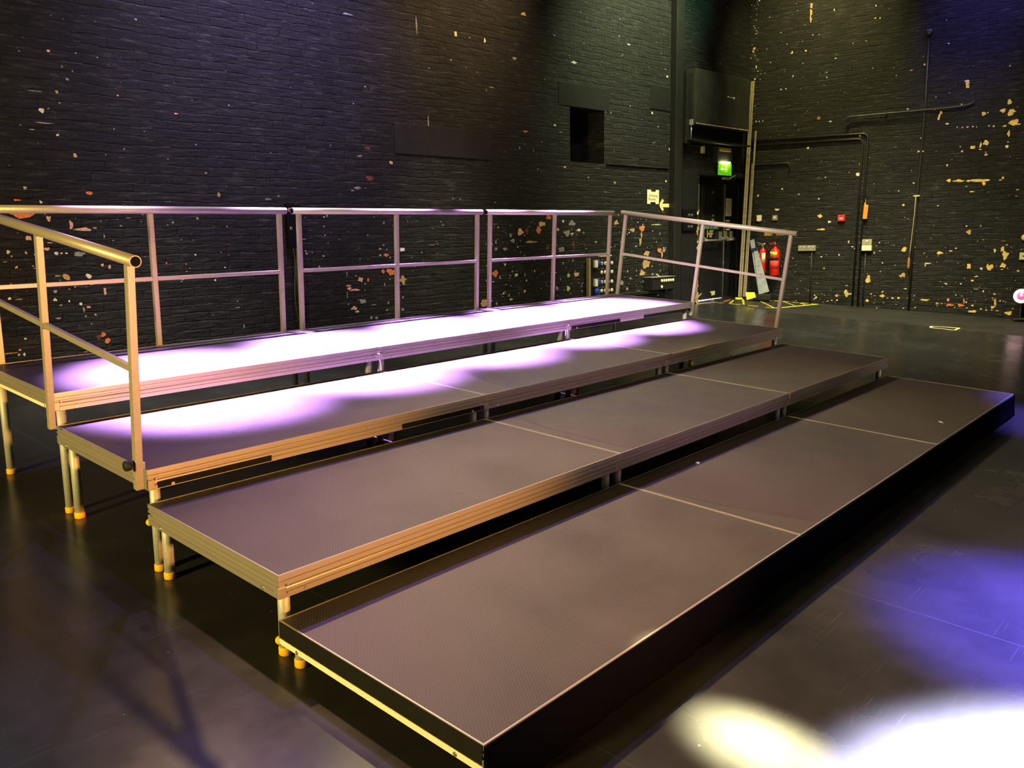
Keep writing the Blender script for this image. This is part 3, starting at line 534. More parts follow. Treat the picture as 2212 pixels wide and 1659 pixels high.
# ------------------------------------------------------------------ guard rails
def rail(M, label, low=-.09, knobs=(), bolts=()):
    root = thing('guard_rail', label, 'guard rail', M, 'tubular guard rails around the stage decks')
    zt = .852
    MB().use('rail_aluminium').hollow((0, 0, zt), (1.94, 0, zt), .0230, .0195, inner='tube_inside_shade').build('handrail', root)
    for x in (.055, .965, 1.885):
        p = MB().use('rail_aluminium').box((x, 0, (low+zt-.020)/2), (.030, .030, zt-.020-low), bev=.002).build('post', root)
        bolt = MB().use('steel_bolt').cyl((x, .0145, low+.05), (x, .0175, low+.05), .006, .005, 10).cyl((x, -.0145, low+.05), (x, -.0175, low+.05), .006, .005, 10).build('bolt', p)
    for a, b in ((.070, .950), (.980, 1.870)):
        MB().use('rail_aluminium').box(((a+b)/2, 0, .425), (b-a, .022, .025), bev=.002).build('mid_rail', root)
    for x, sgn in knobs:
        k = MB().use('black_rubber').lathe([(.006, 0), (.006, .012), (.020, .014), (.023, .022), (.023, .034), (.016, .040), (0, .041)], axis='Y', seg=8)
        o = k.build('clamp_knob', root); o.location = (x, .015 if sgn > 0 else -.015, low+.11); o['label'] = 'black clamp knob'
        if sgn < 0: o.rotation_euler = (0, 0, PI)
        MB().use('steel_bolt').box((x+.006, -sgn*.020, low+.10), (.034, .012, .028), bev=.002).build('clamp_plate', root)
    return root
ZR = H[4]
YB = YF[4]+D+.022
rail(T((.045, YB, ZR)), 'silver guard rail at the back of the top tier, left of the three')
rail(T((2.036, YB, ZR)), 'silver guard rail at the back of the top tier, middle of the three')
rail(T((4.030, YB, ZR)), 'silver guard rail at the back of the top tier, right of the three')
def tilt(x, y, ztop, a):
    d = Vector((0, math.cos(a), math.sin(a))); zz = Vector((0, -math.sin(a), math.cos(a)))
    return cols(d, zz.cross(d), zz, Vector((x, y, ztop))-zz*.875)
rail(tilt(-.026, 1.788, 1.350, .0815), 'sloping guard rail on the left end, yellow lit, nearest the viewer', -.078, knobs=((.055, 1),))
rail(tilt(6.036, 1.892, 1.362, .0770), 'sloping guard rail on the right end of the stage', -.078)
# ------------------------------------------------------------------ doorway
o = MB().use('black_paint')
o.box((11.95, .385, 1.05), (1.60, .03, 2.10), bev=.003)
door = o.build('door_1'); structure(door); door.matrix_world = FB
def dpart(mb, name, lab=None):
    q = mb.build(name, door, (.44, .032, 0))
    if lab: q['label'] = lab
    return q
# The door plane is the recess back, y = .34 in wall coordinates.
def dx(s): return s-.42
dpart(MB().use('black_paint_matt').box((10.90, .325, 1.05), (.09, .03, 2.12), bev=.003).box((12.27, .325, 1.05), (.09, .03, 2.12), bev=.003).box((11.60, .325, 2.05), (1.3, .03, .08), bev=.003), 'door_frame')
dpart(MB().use('door_glass').box((11.28, .334, 1.66), (.44, .012, .60), bev=.002).use('jamb_worn').box((11.507, .331, 1.66), (.012, .014, .62)).use('black_paint_matt').box((11.20, .329, 1.66), (.02, .01, .60)), 'window_pane')
dpart(MB().use('exposed_n').prism([(11.385, .325, 1.875), (11.41, .325, 1.885), (11.42, .325, 1.86), (11.40, .325, 1.845)], (0, .004, 0)).prism([(11.40, .325, 1.45), (11.46, .325, 1.475), (11.455, .325, 1.50), (11.41, .325, 1.48)], (0, .004, 0)).use('exposed_c').box((11.425, .326, 1.385), (.07, .004, .06)), 'sticker')
pb = MB().use('grey_steel'); pb.cyl((11.05, .235, 1.05), (11.72, .235, 1.05), .016, seg=12)
for s_ in (11.08, 11.64): pb.prism([(s_, .335, 1.20), (s_, .335, 1.02), (s_, .225, 1.035), (s_, .225, 1.065), (s_, .30, 1.11), (s_, .30, 1.20)], (.055, 0, 0))
dpart(pb, 'push_bar', 'steel push bar')
pb = MB().use('grey_steel'); pb.cyl((11.84, .235, 1.055), (12.06, .235, 1.055), .016, seg=12)
for s_ in (11.80, 11.99): pb.prism([(s_, .335, 1.205), (s_, .335, 1.025), (s_, .225, 1.04), (s_, .225, 1.07), (s_, .30, 1.115), (s_, .30, 1.205)], (.055, 0, 0))
dpart(pb, 'push_bar', 'short steel push bar on the narrow leaf')
dpart(MB().use('conduit_black').box((11.765, .328, 1.02), (.012, .02, 2.06)).use('grey_steel').cyl((11.775, .315, .02), (11.775, .315, 2.02), .0065, seg=8).box((11.775, .318, .66), (.03, .02, .03), bev=.003).box((11.775, .318, 1.40), (.03, .02, .03), bev=.003), 'bolt_rod')
sg = dpart(MB().use('sign_green').box((11.345, .333, 1.275), (.60, .006, .078), bev=.001), 'door_sign', 'green sign with pale writing')
tx = put('lettering', text_mesh('Push bar to open', .072, 'cream_paper', bold=.0015), sg, (11.335, .3288, 1.275))
hf = put('lettering', text_mesh('HF', .165, 'yellow_paper', bold=.006), door, (11.80, .366, 1.155)); hf['label'] = 'hand cut letters HF'
dpart(MB().use('yellow_paper').prism([(11.42, .335, .16), (11.56, .335, .165), (11.555, .335, .095), (11.455, .335, .085), (11.45, .335, .135), (11.40, .335, .145)], (0, .004, 0)).use('exposed_n').prism([(11.03, .335, .10), (11.15, .335, .155), (11.14, .335, .13), (11.05, .335, .085)], (0, .004, 0)), 'kick_tape')
pp = dpart(MB().use('cream_paper').box((11.93, .333, 1.62), (.19, .005, .31), bev=.0008), 'notice', 'tall cream paper notice')
ln = MB().use('ink')
for i, w_ in enumerate((.11, .13, .12, .09, 0, .13, .12, .13, .10, .12, .08)):
    if w_: ln.box((11.93, .3298, 1.745-i*.023), (w_, .0008, .008))
ln.build('printed_lines', pp)
dpart(MB().use('cream_paper').box((11.91, .331, 1.385), (.12, .006, .028), bev=.001).box((11.92, .331, 1.235), (.13, .006, .028), bev=.001), 'label_strip')
# worn edge of the brick reveal
q = MB().use('jamb_worn').box((10.875, -.006, 1.0), (.035, .012, 1.9), bev=.002)
chips_j = []
for i in range(46):
    h_ = .06+1.5*random.random()**1.6
    w_ = random.uniform(.015, .05)
    q.use(random.choice(('exposed_t', 'exposed_n', 'exposed_c', 'exposed_t'))).box((10.87+random.uniform(-.02, .02), -.012, h_), (w_, .004, w_*random.uniform(.8, 2.2)), Matrix.Rotation(random.uniform(-.6, .6), 3, 'Y'))
o = q.build('trim_3'); structure(o); o.matrix_world = FB
# emissive bar standing in for the bright strip at the foot of the door
t = thing('glow_bar', 'glowing white bar standing in for the bright strip at the foot of the door', 'light tube', onB(11.57, .008, -.20) @ Matrix.Rotation(.06, 4, 'Z'))
MB().use('glow_white').cyl((-.40, 0, .022), (.40, 0, .022), .020, seg=14).build('tube', t)
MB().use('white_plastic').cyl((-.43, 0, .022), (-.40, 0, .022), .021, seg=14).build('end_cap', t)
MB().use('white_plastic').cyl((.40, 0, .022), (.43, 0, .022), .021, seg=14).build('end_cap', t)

# exit sign above the door
t = thing('exit_sign', 'lit green exit sign on a box above the door', 'exit sign', onB(11.48, 2.13, .0))
MB().use('black_paint').box((0, -.05, .30), (.44, .10, .26), bev=.006).build('lamp_box', t)
MB().use('brass_dull').box((0, -.056, .385), (.36, .10, .055), bev=.004).build('top_panel', t)
pn = MB().use('exit_panel').box((0, -.10, .075), (.40, .012, .20), bev=.003).build('panel', t)
MB().use('exit_lamp').box((0, -.122, .182), (.22, .028, .016), bev=.004).build('lamp', t)
mm = MB().use('tape_white')
mm.cyl((.03, -.106, .125), (.03, -.1075, .125), .013, seg=14)
mm.prism([(.012, -.1062, .112), (.04, -.1062, .112), (.045, -.1062, .075), (.02, -.1062, .070)], (0, -.001, 0))
mm.prism([(.02, -.1062, .073), (.035, -.1062, .073), (.005, -.1062, .028), (-.02, -.1062, .028)], (0, -.001, 0)).prism([(.03, -.1062, .075), (.045, -.1062, .072), (.075, -.1062, .042), (.062, -.1062, .030)], (0, -.001, 0))
mm.prism([(-.14, -.1062, .075), (-.09, -.1062, .115), (-.09, -.1062, .09), (-.03, -.1062, .09), (-.03, -.1062, .06), (-.09, -.1062, .06), (-.09, -.1062, .035)], (0, -.001, 0))
mm.build('pictogram', pn)
# door closer below the sign
t = thing('door_closer', 'small metal door closer arm under the green exit sign', 'door closer', onB(11.62, 2.075, 0))
MB().use('grey_steel').box((.02, -.03, -.01), (.20, .05, .035), bev=.004).build('body', t)
MB().use('grey_steel').box((.16, -.06, .018), (.17, .012, .018), Matrix.Rotation(-.35, 3, 'Y')).build('arm', t)
MB().use('conduit_black').tube([(.12, -.03, -.02), (.22, -.03, -.03), (.29, -.03, .0), (.31, -.02, .07)], .008).build('cable', t)

# ------------------------------------------------------------------ things on the back wall
t = thing('wall_cabinet', 'big black box cabinet high in the corner over the door', 'cabinet', onB(11.25, 2.83, 0))
MB().use('cabinet_black').box((.01, -.09, .42), (1.57, .18, .84), bev=.008).build('body', t)
MB().use('cabinet_black').box((.01, -.186, .43), (1.55, .016, .80), bev=.004).build('front_panel', t)
MB().use('black_paint').box((-.86, -.07, .24), (.14, .13, 1.05), bev=.006).build('side_channel', t)
m = MB().use('tape_white')
for i in range(38): m.box((-.74+i*.0400, -.196, .022), (.017, .006, .014))
m.build('edge_trim', t)['label'] = 'dotted pale bottom trim'
MB().use('grey_steel').box((-.84, -.16, .03), (.05, .05, .09), bev=.006).cyl((-.84, -.16, -.01), (-.84, -.16, -.22), .010, seg=8).build('bracket', t)
MB().use('tape_white').box((.13, -.1955, .50), (.035, .003, .022)).box((.30, -.1955, .495), (.05, .003, .028)).box((.215, -.1955, .497), (.10, .003, .008)).build('label_mark', t)
MB().use('black_paint').box((-.02, -.09, -.225), (1.78, .18, .03), bev=.004).build('shelf', t)
MB().use('dark_void').box((.02, -.05, -.105), (1.50, .10, .208)).build('back_board', t)
t = thing('junction_box', 'small pale switch box on a pipe left of the exit sign', 'switch', onB(10.93, 2.49, 0))
MB().use('exposed_n').box((0, -.03, 0), (.06, .05, .11), bev=.005).build('box', t)
MB().use('conduit_black').tube([(-.03, -.02, .05), (-.47, -.02, .06)], .010).build('pipe', t)

# paper sign with notched ends, and the arrow
t = thing('paper_sign', 'cream paper sign with notched top and bottom edges on the back wall', 'sign', onB(9.665, 1.726, .004))
a, b, h_ = .147, .105, .028
MB().use('cream_paper').prism([(-a, 0, b), (-.055, 0, b), (-.05, 0, b-h_), (.062, 0, b-h_), (.068, 0, b), (a, 0, b), (a, 0, -b), (.066, 0, -b), (.06, 0, -b+h_), (-.062, 0, -b+h_), (-.07, 0, -b), (-a, 0, -b)], (0, .003, 0)).build('sheet', t)
put('lettering', text_mesh('Dressing', .062, 'ink'), t, (0, -.0008, .018)); put('lettering', text_mesh('Rooms', .062, 'ink', 'LEFT'), t, (-.115, -.0008, -.034))
o = MB().use('yellow_paper').prism([(-.125, 0, -.005), (-.115, 0, .03), (-.055, 0, .095), (-.015, 0, .07), (-.055, 0, .022), (.125, 0, .025), (.125, 0, -.030), (-.045, 0, -.030), (-.015, 0, -.066), (-.050, 0, -.092), (-.11, 0, -.035)], (0, .003, 0)).build('paper_arrow')
o.matrix_world = onB(9.955, 1.606, .004); tag(o, 'pale yellow paper arrow pointing left beside the notched sign', 'arrow')
o = MB().use('scrap_white').box((0, 0, 0), (.062, .004, .036), bev=.0015).build('wall_label'); o.matrix_world = onB(4.925, 1.036, .004); tag(o, 'small blank white sticker on the brick behind the middle rail', 'sticker')

def disc(mb, x, z, r=.024, y=-.0):
    mb.lathe([(0, y-.012), (r*.86, y-.012), (r, y-.009), (r, y)], axis_p=(x, 0, z), axis='Y', seg=20)
t = thing('outlet_cabinet', 'tall black socket panel with four rows of round outlets and blue plugs', 'socket panel', onB(8.385, .57, 0))
MB().use('black_paint').box((.01, -.04, 0), (.52, .08, .58), bev=.005).build('body', t)
MB().use('pale_batten').box((-.275, -.05, -.02), (.028, .06, .60), bev=.004).build('side_strip', t)
MB().use('tape_white').box((.06, -.06, .298), (.22, .04, .010), bev=.002).box((.16, -.075, .305), (.08, .02, .022), bev=.003).build('top_trim', t)
for r_i, z in enumerate((.197, .071, -.067, -.193)):
    for k, x in enumerate((-.025, .052, .124, .202)):
        q = MB().use('cream_disc'); disc(q, x, z, .026, -.080)
        q.use('ink').lathe([(0, -.0928), (.008, -.0928), (.008, -.090)], axis_p=(x, 0, z), axis='Y', seg=10)
        q.build('outlet', t)
    q = MB().use('ink')
    for x in (-.15, -.09, .0): q.box((x, -.081, z+.052), (.05, .002, .009))
    q.build('label_strip', t)
    if r_i in (0, 2):
        MB().use('white_plastic').box((-.175, -.10, z-.005), (.06, .04, .10), bev=.006).build('tag', t)
        p = MB().use('blue_plug').lathe([(0, -.125), (.030, -.125), (.036, -.115), (.036, -.09), (.026, -.08)], axis_p=(-.105, 0, z), axis='Y', seg=18).build('blue_plug', t)
    if r_i == 3:
        MB().use('blue_plug').lathe([(0, -.14), (.045, -.14), (.054, -.125), (.054, -.09), (.04, -.08)], axis_p=(-.16, 0, z-.01), axis='Y', seg=20).build('blue_plug', t)
    if r_i > 1 or r_i == 0:
        q = MB().use('cream_disc'); disc(q, -.062, z, .014, -.080); q.build('outlet_cap', t)
t = thing('dimmer_box', 'low black box with a row of six round outlets near the door', 'socket box', onB(9.72, .335, 0))
MB().use('black_paint').box((0, -.09, .085), (.54, .18, .19), bev=.005).build('body', t)
MB().use('grey_steel').box((0, -.10, .184), (.56, .19, .010), bev=.002).build('lid', t)
for i in range(6):
    q = MB().use('cream_disc'); disc(q, -.055+i*.058, .128, .023, -.180); q.build('outlet', t)
q = MB().use('cream_disc'); disc(q, -.055, .035, .023, -.180); q.build('outlet', t)
MB().use('yellow_paper').box((-.04, -.10, .205), (.09, .02, .012), Matrix.Rotation(.5, 3, 'Y')).build('tape_tab', t)
MB().use('conduit_black').tube([(.27, -.08, .06), (.33, -.08, .05), (.40, -.06, .0), (.43, -.04, -.12), (.43, -.04, -.28)], .009).build('cable', t)
o = MB().use('black_paint').box((0, -.05, 0), (1.0, .10, .045), bev=.005).build('cable_trunking'); o.matrix_world = onB(9.22, .292, 0); tag(o, 'long black trunking running along the wall to the low socket box', 'trunking')
t = thing('control_panel', 'black control panel with faint lettering left of the door', 'control panel', onB(10.58, 1.38, .024))
MB().use('dark_void').box((0, -.015, 0), (.38, .03, .34), bev=.004).build('body', t)
q = MB().use('exposed_g')
for z in (.09, -.09):
    for x in (-.035, .045): q.box((x, -.0305, z), (.055, .002, .012)).box((x, -.0305, z-.022), (.055, .002, .006))
for x in (-.03, .03, .09): q.box((x, -.0305, -.005), (.02, .002, .02))
q.build('legend', t)
t = thing('socket_strip', 'narrow black panel with small square sockets and hanging cables between two rails', 'socket panel', onB(3.54, 1.30, 0))
MB().use('dark_void').box((.0, -.03, 0), (.16, .06, .44), bev=.004).build('body', t)
for x in (-.050, -.018, .024, .056):
    MB().use('exposed_p').box((x, -.062, .165), (.027, .006, .034), bev=.002).use('dark_void').box((x, -.0655, .165), (.015, .003, .020)).build('socket', t)
MB().use('exposed_p').box((-.045, -.062, -.02), (.022, .006, .028), bev=.002).use('dark_void').box((-.045, -.0655, -.02), (.012, .003, .016)).build('socket', t)
for k in range(3):
    pts = [(-.03+.03*k, -.05, -.21)]
    for i in range(1, 14): pts.append((-.03+.03*k+.012*math.sin(i*.6+k*2), -.05-.006*k, -.21-.062*i))
    MB().use('conduit_black').tube(pts, .007, 8).build('cable', t)

# ------------------------------------------------------------------ things on the side wall
t = thing('fire_extinguisher', 'slim red fire extinguisher with a white label, left of the pair', 'fire extinguisher', onR(.358, .44, .085))
def ext(t, r, h, small):
    MB().use('red_gloss').lathe([(r*.88, 0), (r, .012), (r, h*.86), (r*.92, h*.92), (r*.62, h*.97), (r*.34, h), (r*.30, h+.02), (0, h+.02)], seg=32).build('cylinder', t)
    MB().use('grey_steel' if small else 'red_plastic').cyl((0, 0, h+.015), (0, 0, h+.055), .018, .014, 14).box((.0, -.005, h+.060), (.035, .03, .03), bev=.004).build('valve', t)
    MB().use('grey_steel' if small else 'red_plastic').box((-.05, -.005, h+.085), (.12, .016, .010), Matrix.Rotation(.25 if small else -.35, 3, 'Y'), .002).box((-.045, -.005, h+.060), (.10, .016, .008), Matrix.Rotation(.1, 3, 'Y'), .002).build('handle', t)
    MB().use('black_rubber').tube([(.015, -.01, h+.06), (.055, -.015, h+.05), (r+.015, -.012, h-.02), (r+.018, -.01, h*.55), (r+.014, -.01, h*.15)], .009, 10).build('hose', t)
    MB().use('steel_bolt').lathe([(0, -.032), (.016, -.032), (.016, -.022)], axis_p=(.03 if small else 0, 0, h+.075), axis='Y', seg=16).build('gauge', t)
def wraplabel(t, name, r, z0, z1, a0, a1, mat):
    m = MB().use(mat); n = 14; rr = r+.0012; A = []
    for i in range(n+1):
        a = math.radians(a0+(a1-a0)*i/n); A.append([m.bm.verts.new((rr*math.sin(a), -rr*math.cos(a), z)) for z in (z0, z1)])
    m._tag([m.bm.faces.new((A[i][0], A[i+1][0], A[i+1][1], A[i][1])) for i in range(n)], True)
    o = m.build(name, t); so = o.modifiers.new('t', 'SOLIDIFY'); so.thickness = .0008; so.offset = 0; return o
ext(t, .056, .42, True)
wraplabel(t, 'label_panel', .056, .185, .345, 0, 68, 'cream_paper')['label'] = 'white instruction label'
m = MB().use('exposed_p')
wraplabel(t, 'label_text', .056, .10, .33, -72, -52, 'exposed_p')
t = thing('fire_extinguisher', 'broad red fire extinguisher with a yellow band, right of the pair', 'fire extinguisher', onR(.575, .395, .10))
ext(t, .082, .47, False)
wraplabel(t, 'colour_band', .082, .335, .410, -75, 42, 'sign_yellow')['label'] = 'yellow band'
wraplabel(t, 'dark_band', .082, .265, .315, -62, 62, 'ink_black')['label'] = 'black band'
wraplabel(t, 'label_panel', .082, .12, .255, -64, 66, 'sign_red')
put('lettering', text_mesh('FOAM', .030, 'ink_black'), t, (-.025, -.0815, .372))
for lab, s_, name in (('yellow extinguisher notice above the slim extinguisher', .420, 1), ('yellow extinguisher notice above the broad extinguisher', .622, 2)):
    t = thing('safety_notice', lab, 'notice', onR(s_, 1.125, .002))
    MB().use('sign_yellow').box((0, -.002, 0), (.145, .004, .105), bev=.001).build('plate', t)
    MB().use('sign_red').box((-.038, -.0046, .004), (.046, .0012, .078)).build('red_field', t)
    q = MB().use('cream_paper').box((-.038, -.0056, .0), (.014, .0012, .045)).box((-.036, -.0056, .028), (.022, .0012, .010)); q.build('pictogram', t)
    q = MB().use('ink')
    for i in range(5): q.box((.030, -.0046, .032-i*.014), (.060, .0012, .005))
    q.build('printed_lines', t)
t = thing('fire_alarm', 'square red fire alarm call point on the side wall', 'fire alarm', onR(1.614, 1.336, 0))
MB().use('red_plastic').box((0, -.025, 0), (.112, .05, .105), bev=.006).build('box', t)
MB().use('exposed_p').box((0, -.0505, -.006), (.056, .002, .030), bev=.0006).build('glass_panel', t)
MB().use('ink_black').box((0, -.0505, .030), (.05, .002, .008)).build('marking', t)
t = thing('wall_sensor', 'small cream switch box on the side wall, left of the grey one', 'switch', onR(.255, 1.375, 0))
MB().use('white_plastic').box((0, -.02, 0), (.085, .04, .10), bev=.006).build('box', t)
MB().use('exposed_o').box((-.035, -.041, 0), (.014, .003, .06)).build('side_mark', t)
MB().use('cream_disc').cyl((0, -.02, -.05), (0, -.02, -.062), .02, .012, 14).build('lower_dome', t)
t = thing('key_switch', 'small grey key switch on the side wall right of the cream box', 'switch', onR(.525, 1.373, 0))
MB().use('grey_steel').box((0, -.018, 0), (.085, .036, .085), bev=.005).build('plate', t)
q = MB().use('cream_disc'); disc(q, 0, .0, .018, -.036); q.build('button', t)
t = thing('wall_socket', 'wide double steel socket on the side wall', 'socket', onR(1.082, .855, 0))
for x in (-.072, .072):
    MB().use('grey_steel').box((x, -.02, 0), (.140, .04, .092), bev=.004).build('socket_box', t)
    MB().use('cream_disc').box((x-.03, -.0415, .026), (.016, .004, .018), bev=.001).box((x+.03, -.0415, .026), (.016, .004, .018), bev=.001).build('rocker', t)
    MB().use('ink_black').box((x-.035, -.0405, -.012), (.006, .002, .012)).box((x-.028, -.0405, .004), (.005, .002, .012)).box((x+.035, -.0405, -.012), (.006, .002, .012)).box((x+.028, -.0405, .004), (.005, .002, .012)).build('pin_hole', t)
MB().use('conduit_black').tube([(.08, -.015, -.045), (.08, -.015, -.92)], .010).build('cable', t)
t = thing('switch_box', 'two part cream and steel switch box beside the twin black pipes', 'switch', onR(2.030, .895, 0))
MB().use('grey_steel').box((0, -.03, .045), (.150, .06, .092), bev=.005).build('upper_box', t)
MB().use('cream_disc').box((0, -.03, -.047), (.150, .06, .088), bev=.005).build('lower_box', t)
q = MB().use('white_plastic'); disc(q, 0, .06, .016, -.060); q.build('button', t)
MB().use('conduit_black').tube([(-.02, -.018, -.09), (-.02, -.018, -.98)], .010).build('pipe', t)
t = thing('orange_tube', 'orange plastic sleeve hanging on the black pipe', 'sleeve', onR(1.985, 1.42, .028))
MB().use('orange_plastic').box((0, -.02, 0), (.068, .034, .225), Matrix.Rotation(.05, 3, 'Y'), .008).build('sleeve', t)
MB().use('orange_plastic').box((-.012, -.02, .122), (.024, .02, .05), bev=.004).build('tip', t)
MB().use('cord_pale').tube([(-.012, -.02, .14), (-.010, -.012, .20)], .003, 6).build('tie', t)
def pipe(name, label, pts, r, off=.022, saddles=()):
    m = MB().use('conduit_black').tube([(s_, -off, h_) for s_, h_ in pts], r, 12)
    for s_, h_, v in saddles: m.box((s_, -off*.55, h_), (.022, off*1.5, .05) if not v else (.05, off*1.5, .022), bev=.002)
    o = m.build(name); o.matrix_world = FR; return tag(o, label, 'pipe', 'black conduit pipes on the side wall')
def bend(p, c, q, n=6):
    return [((1-t)**2*p[0]+2*t*(1-t)*c[0]+t*t*q[0], (1-t)**2*p[1]+2*t*(1-t)*c[1]+t*t*q[1]) for t in [i/n for i in range(n+1)]]
pipe('conduit_pipe', 'outer black conduit pipe bending down from the corner to the floor', [(.02, 2.675)]+bend((1.86, 2.645), (1.955, 2.645), (1.955, 2.55))+[(1.93, -.10)], .016, saddles=((.7, 2.664, 0), (1.945, 1.7, 1), (1.936, .7, 1)))
pipe('conduit_pipe', 'inner black conduit pipe running just inside the outer one', [(.02, 2.595)]+bend((1.79, 2.57), (1.88, 2.57), (1.88, 2.48))+[(1.845, -.10)], .016, saddles=((.7, 2.586, 0), (1.868, 1.7, 1)))
pipe('conduit_pipe', 'upper black conduit pipe crossing the side wall with upturned end', bend((1.62, 2.84), (1.62, 2.915), (1.70, 2.916))+[(3.0, 2.915)]+bend((3.2, 2.92), (3.38, 2.925), (3.43, 2.975)), .017, .057, saddles=((2.2, 2.915, 0), (2.9, 2.915, 0)))
tallpipe = pipe('conduit_pipe', 'tall upright black conduit pipe with a round cap on top', [(2.752, 4.02), (2.757, 2.94), (2.735, 2.06), (2.712, 1.0), (2.698, -.14)], .016, saddles=((2.755, 3.4, 1), (2.72, 1.35, 1)))
MB().use('conduit_black').lathe([(0, -.05), (.045, -.05), (.05, -.04), (.05, 0), (.03, .02)], axis='Y', seg=20).build('round_cap', tallpipe, (2.752, -.022, 4.04))
pipe('conduit_pipe', 'short black pipe reaching from the corner over the bricked up door', [(.02, 2.262), (.70, 2.268), (.735, 2.25), (.742, 2.13)], .014, .02)
t = thing('pull_cord', 'pale pull cord with a brown handle hanging on the side wall', 'pull cord', onR(2.70, 1.63, .062))
MB().use('cord_pale').tube([(.01, 0, 0), (.006, 0, -.25), (-.006, 0, -.5), (-.022, 0, -.8), (-.030, 0, -.93)], .006, 8).build('cord', t)
MB().use('handle_brown').lathe([(.006, 0), (.014, -.02), (.020, -.08), (.018, -.16), (.010, -.19), (0, -.19)], axis_p=(-.033, 0, -.93), seg=14).build('handle', t)
MB().use('exposed_n').box((.02, .01, .01), (.09, .03, .022), bev=.004).build('hook_plate', t)
t = thing('magenta_lamp', 'round glowing pink and white lamp at the right edge', 'lamp', FR @ T((4.235, -.25, .135)))
MB().use('black_paint').lathe([(.055, .16), (.10, .12), (.115, .0), (.118, -.03), (.108, -.03), (.105, .0)], axis='Y', seg=28).build('housing', t)
MB().use('lamp_white').lathe([(.056, -.032), (.100, -.034), (.104, -.026), (.056, -.024), (.056, -.032)], axis='Y', seg=32, caps=False).build('ring', t)
MB().use('lamp_magenta').lathe([(0, -.028), (.050, -.028), (.050, -.02), (0, -.02)], axis='Y', seg=24).build('lens', t)
MB().use('lamp_white').box((-.0, -.033, .04), (.024, .008, .09), bev=.004).build('filament', t)
MB().use('black_paint').box((0, .02, -.22), (.02, .05, .20), bev=.003).box((0, .02, -.335), (.16, .16, .025), bev=.004).build('stand', t)
for lab, h_, m_ in (('round yellow green fitting at the right edge, the upper one', .977, 'exposed_y'), ('square pale green box at the right edge under the round fitting', .706, 'exposed_n')):
    t = thing('wall_fitting', lab, 'wall fitting', onR(4.205, h_, 0))
    if h_ > .9: MB().use(m_).lathe([(0, -.04), (.042, -.04), (.048, -.03), (.048, 0)], axis='Y', seg=20).build('body', t)
    else: MB().use(m_).box((0, -.02, 0), (.10, .04, .105), bev=.006).build('body', t)
    MB().use('ink_black').box((.0, -.041, .0), (.02, .004, .02), bev=.001).build('button', t)

# ------------------------------------------------------------------ battens, plank and bits in the corner
CB = FB @ T((12.3188, 0, 0))
def batten(label, p0, p1, w, mat='pale_batten'):
    """pale length leaning in the corner; p in side-wall coordinates (along, out, up)"""
    p0, p1 = Vector(p0), Vector(p1); d = p1-p0
    t = thing('pale_batten', label, 'batten', FR @ T(p0), 'pale lengths leaning in the corner')
    R = d.to_track_quat('Z', 'Y').to_matrix()
    MB().use(mat).box(d/2, (w, w*.7, d.length), R, .002).build('shaft', t)
    MB().use('black_rubber').box((0, 0, 0), (w*1.1, w*.85, .03), R, .002).build('end_cap', t)
batten('tall pale batten in the corner, furthest left', (.032, -.30, .02), (.084, -.10, 3.64), .026)
batten('tall pale batten in the corner, just right of the furthest left', (.068, -.30, .02), (.118, -.10, 3.64), .024)
batten('shorter pale batten in the corner beside the side wall', (.112, -.21, .02), (.170, -.075, 2.83), .026)
batten('pale batten close behind the shorter one in the corner', (.078, -.20, .02), (.128, -.075, 2.30), .022)
batten('upright yellowish batten leaning at the left door jamb', (-1.545, -.30, .03), (-1.53, -.26, 1.62), .045)
t = thing('folded_plank', 'grey blue plank with a dark strap leaning in the corner', 'plank', FR @ T((.475, -.34, .112)))
P0, P1 = Vector((.0, .0, 0)), Vector((-.275, .27, .95)); d = P1-P0; R = Matrix(((1, 0, 0), (0, 1, 0), (0, 0, 1)))
zz = d.normalized(); yy = Vector((0, 1, 0)); yy = (yy-zz*yy.dot(zz)).normalized(); xx = yy.cross(zz); R = Matrix((xx, yy, zz)).transposed()
MB().use('plank_grey').prism([P0+xx*-.085, P0+xx*.095, P0+zz*.80+xx*.012, P0+zz*.80+xx*-.050], yy*.022).build('front_board', t)
MB().use('plank_grey').box(P0+xx*-.062+zz*.50+yy*.034, (.075, .02, .99), R, .003).build('rear_board', t)
MB().use('navy_strap').box(P0+xx*-.035+zz*.80+yy*.018, (.125, .058, .055), R, .004).build('strap', t)
q = MB().use('jamb_worn')
for i in range(9): q.box(P0+zz*(.12+.075*i)+xx*random.uniform(-.03, .04)+yy*-.001, (.03, .002, .006), R)
q.build('scuff', t)
t = thing('dust_pan', 'yellow scoop with a black base on the floor by the plank', 'dustpan', FR @ T((.27, -.40, -.015)))
MB().use('hazard_yellow').prism([(-.085, 0, .135), (.06, 0, .135), (.10, -.05, .055), (-.045, -.06, .01)], (.006, .012, .004)).build('pan', t)
MB().use('black_rubber').box((.19, .05, .055), (.30, .13, .11), None, .02).build('base', t)
t = thing('yellow_tape_roll', 'small yellow tape roll on the floor left of the battens', 'tape roll', FR @ T((.10, -.50, -.003)))
MB().use('hazard_yellow').lathe([(.03, 0), (.062, 0), (.062, .040), (.03, .040), (.03, 0)], seg=24, caps=False).build('tape', t)
MB().use('ink_black').lathe([(.024, .0), (.030, 0), (.030, .041), (.024, .041), (.024, 0)], seg=20, caps=False).build('core', t)

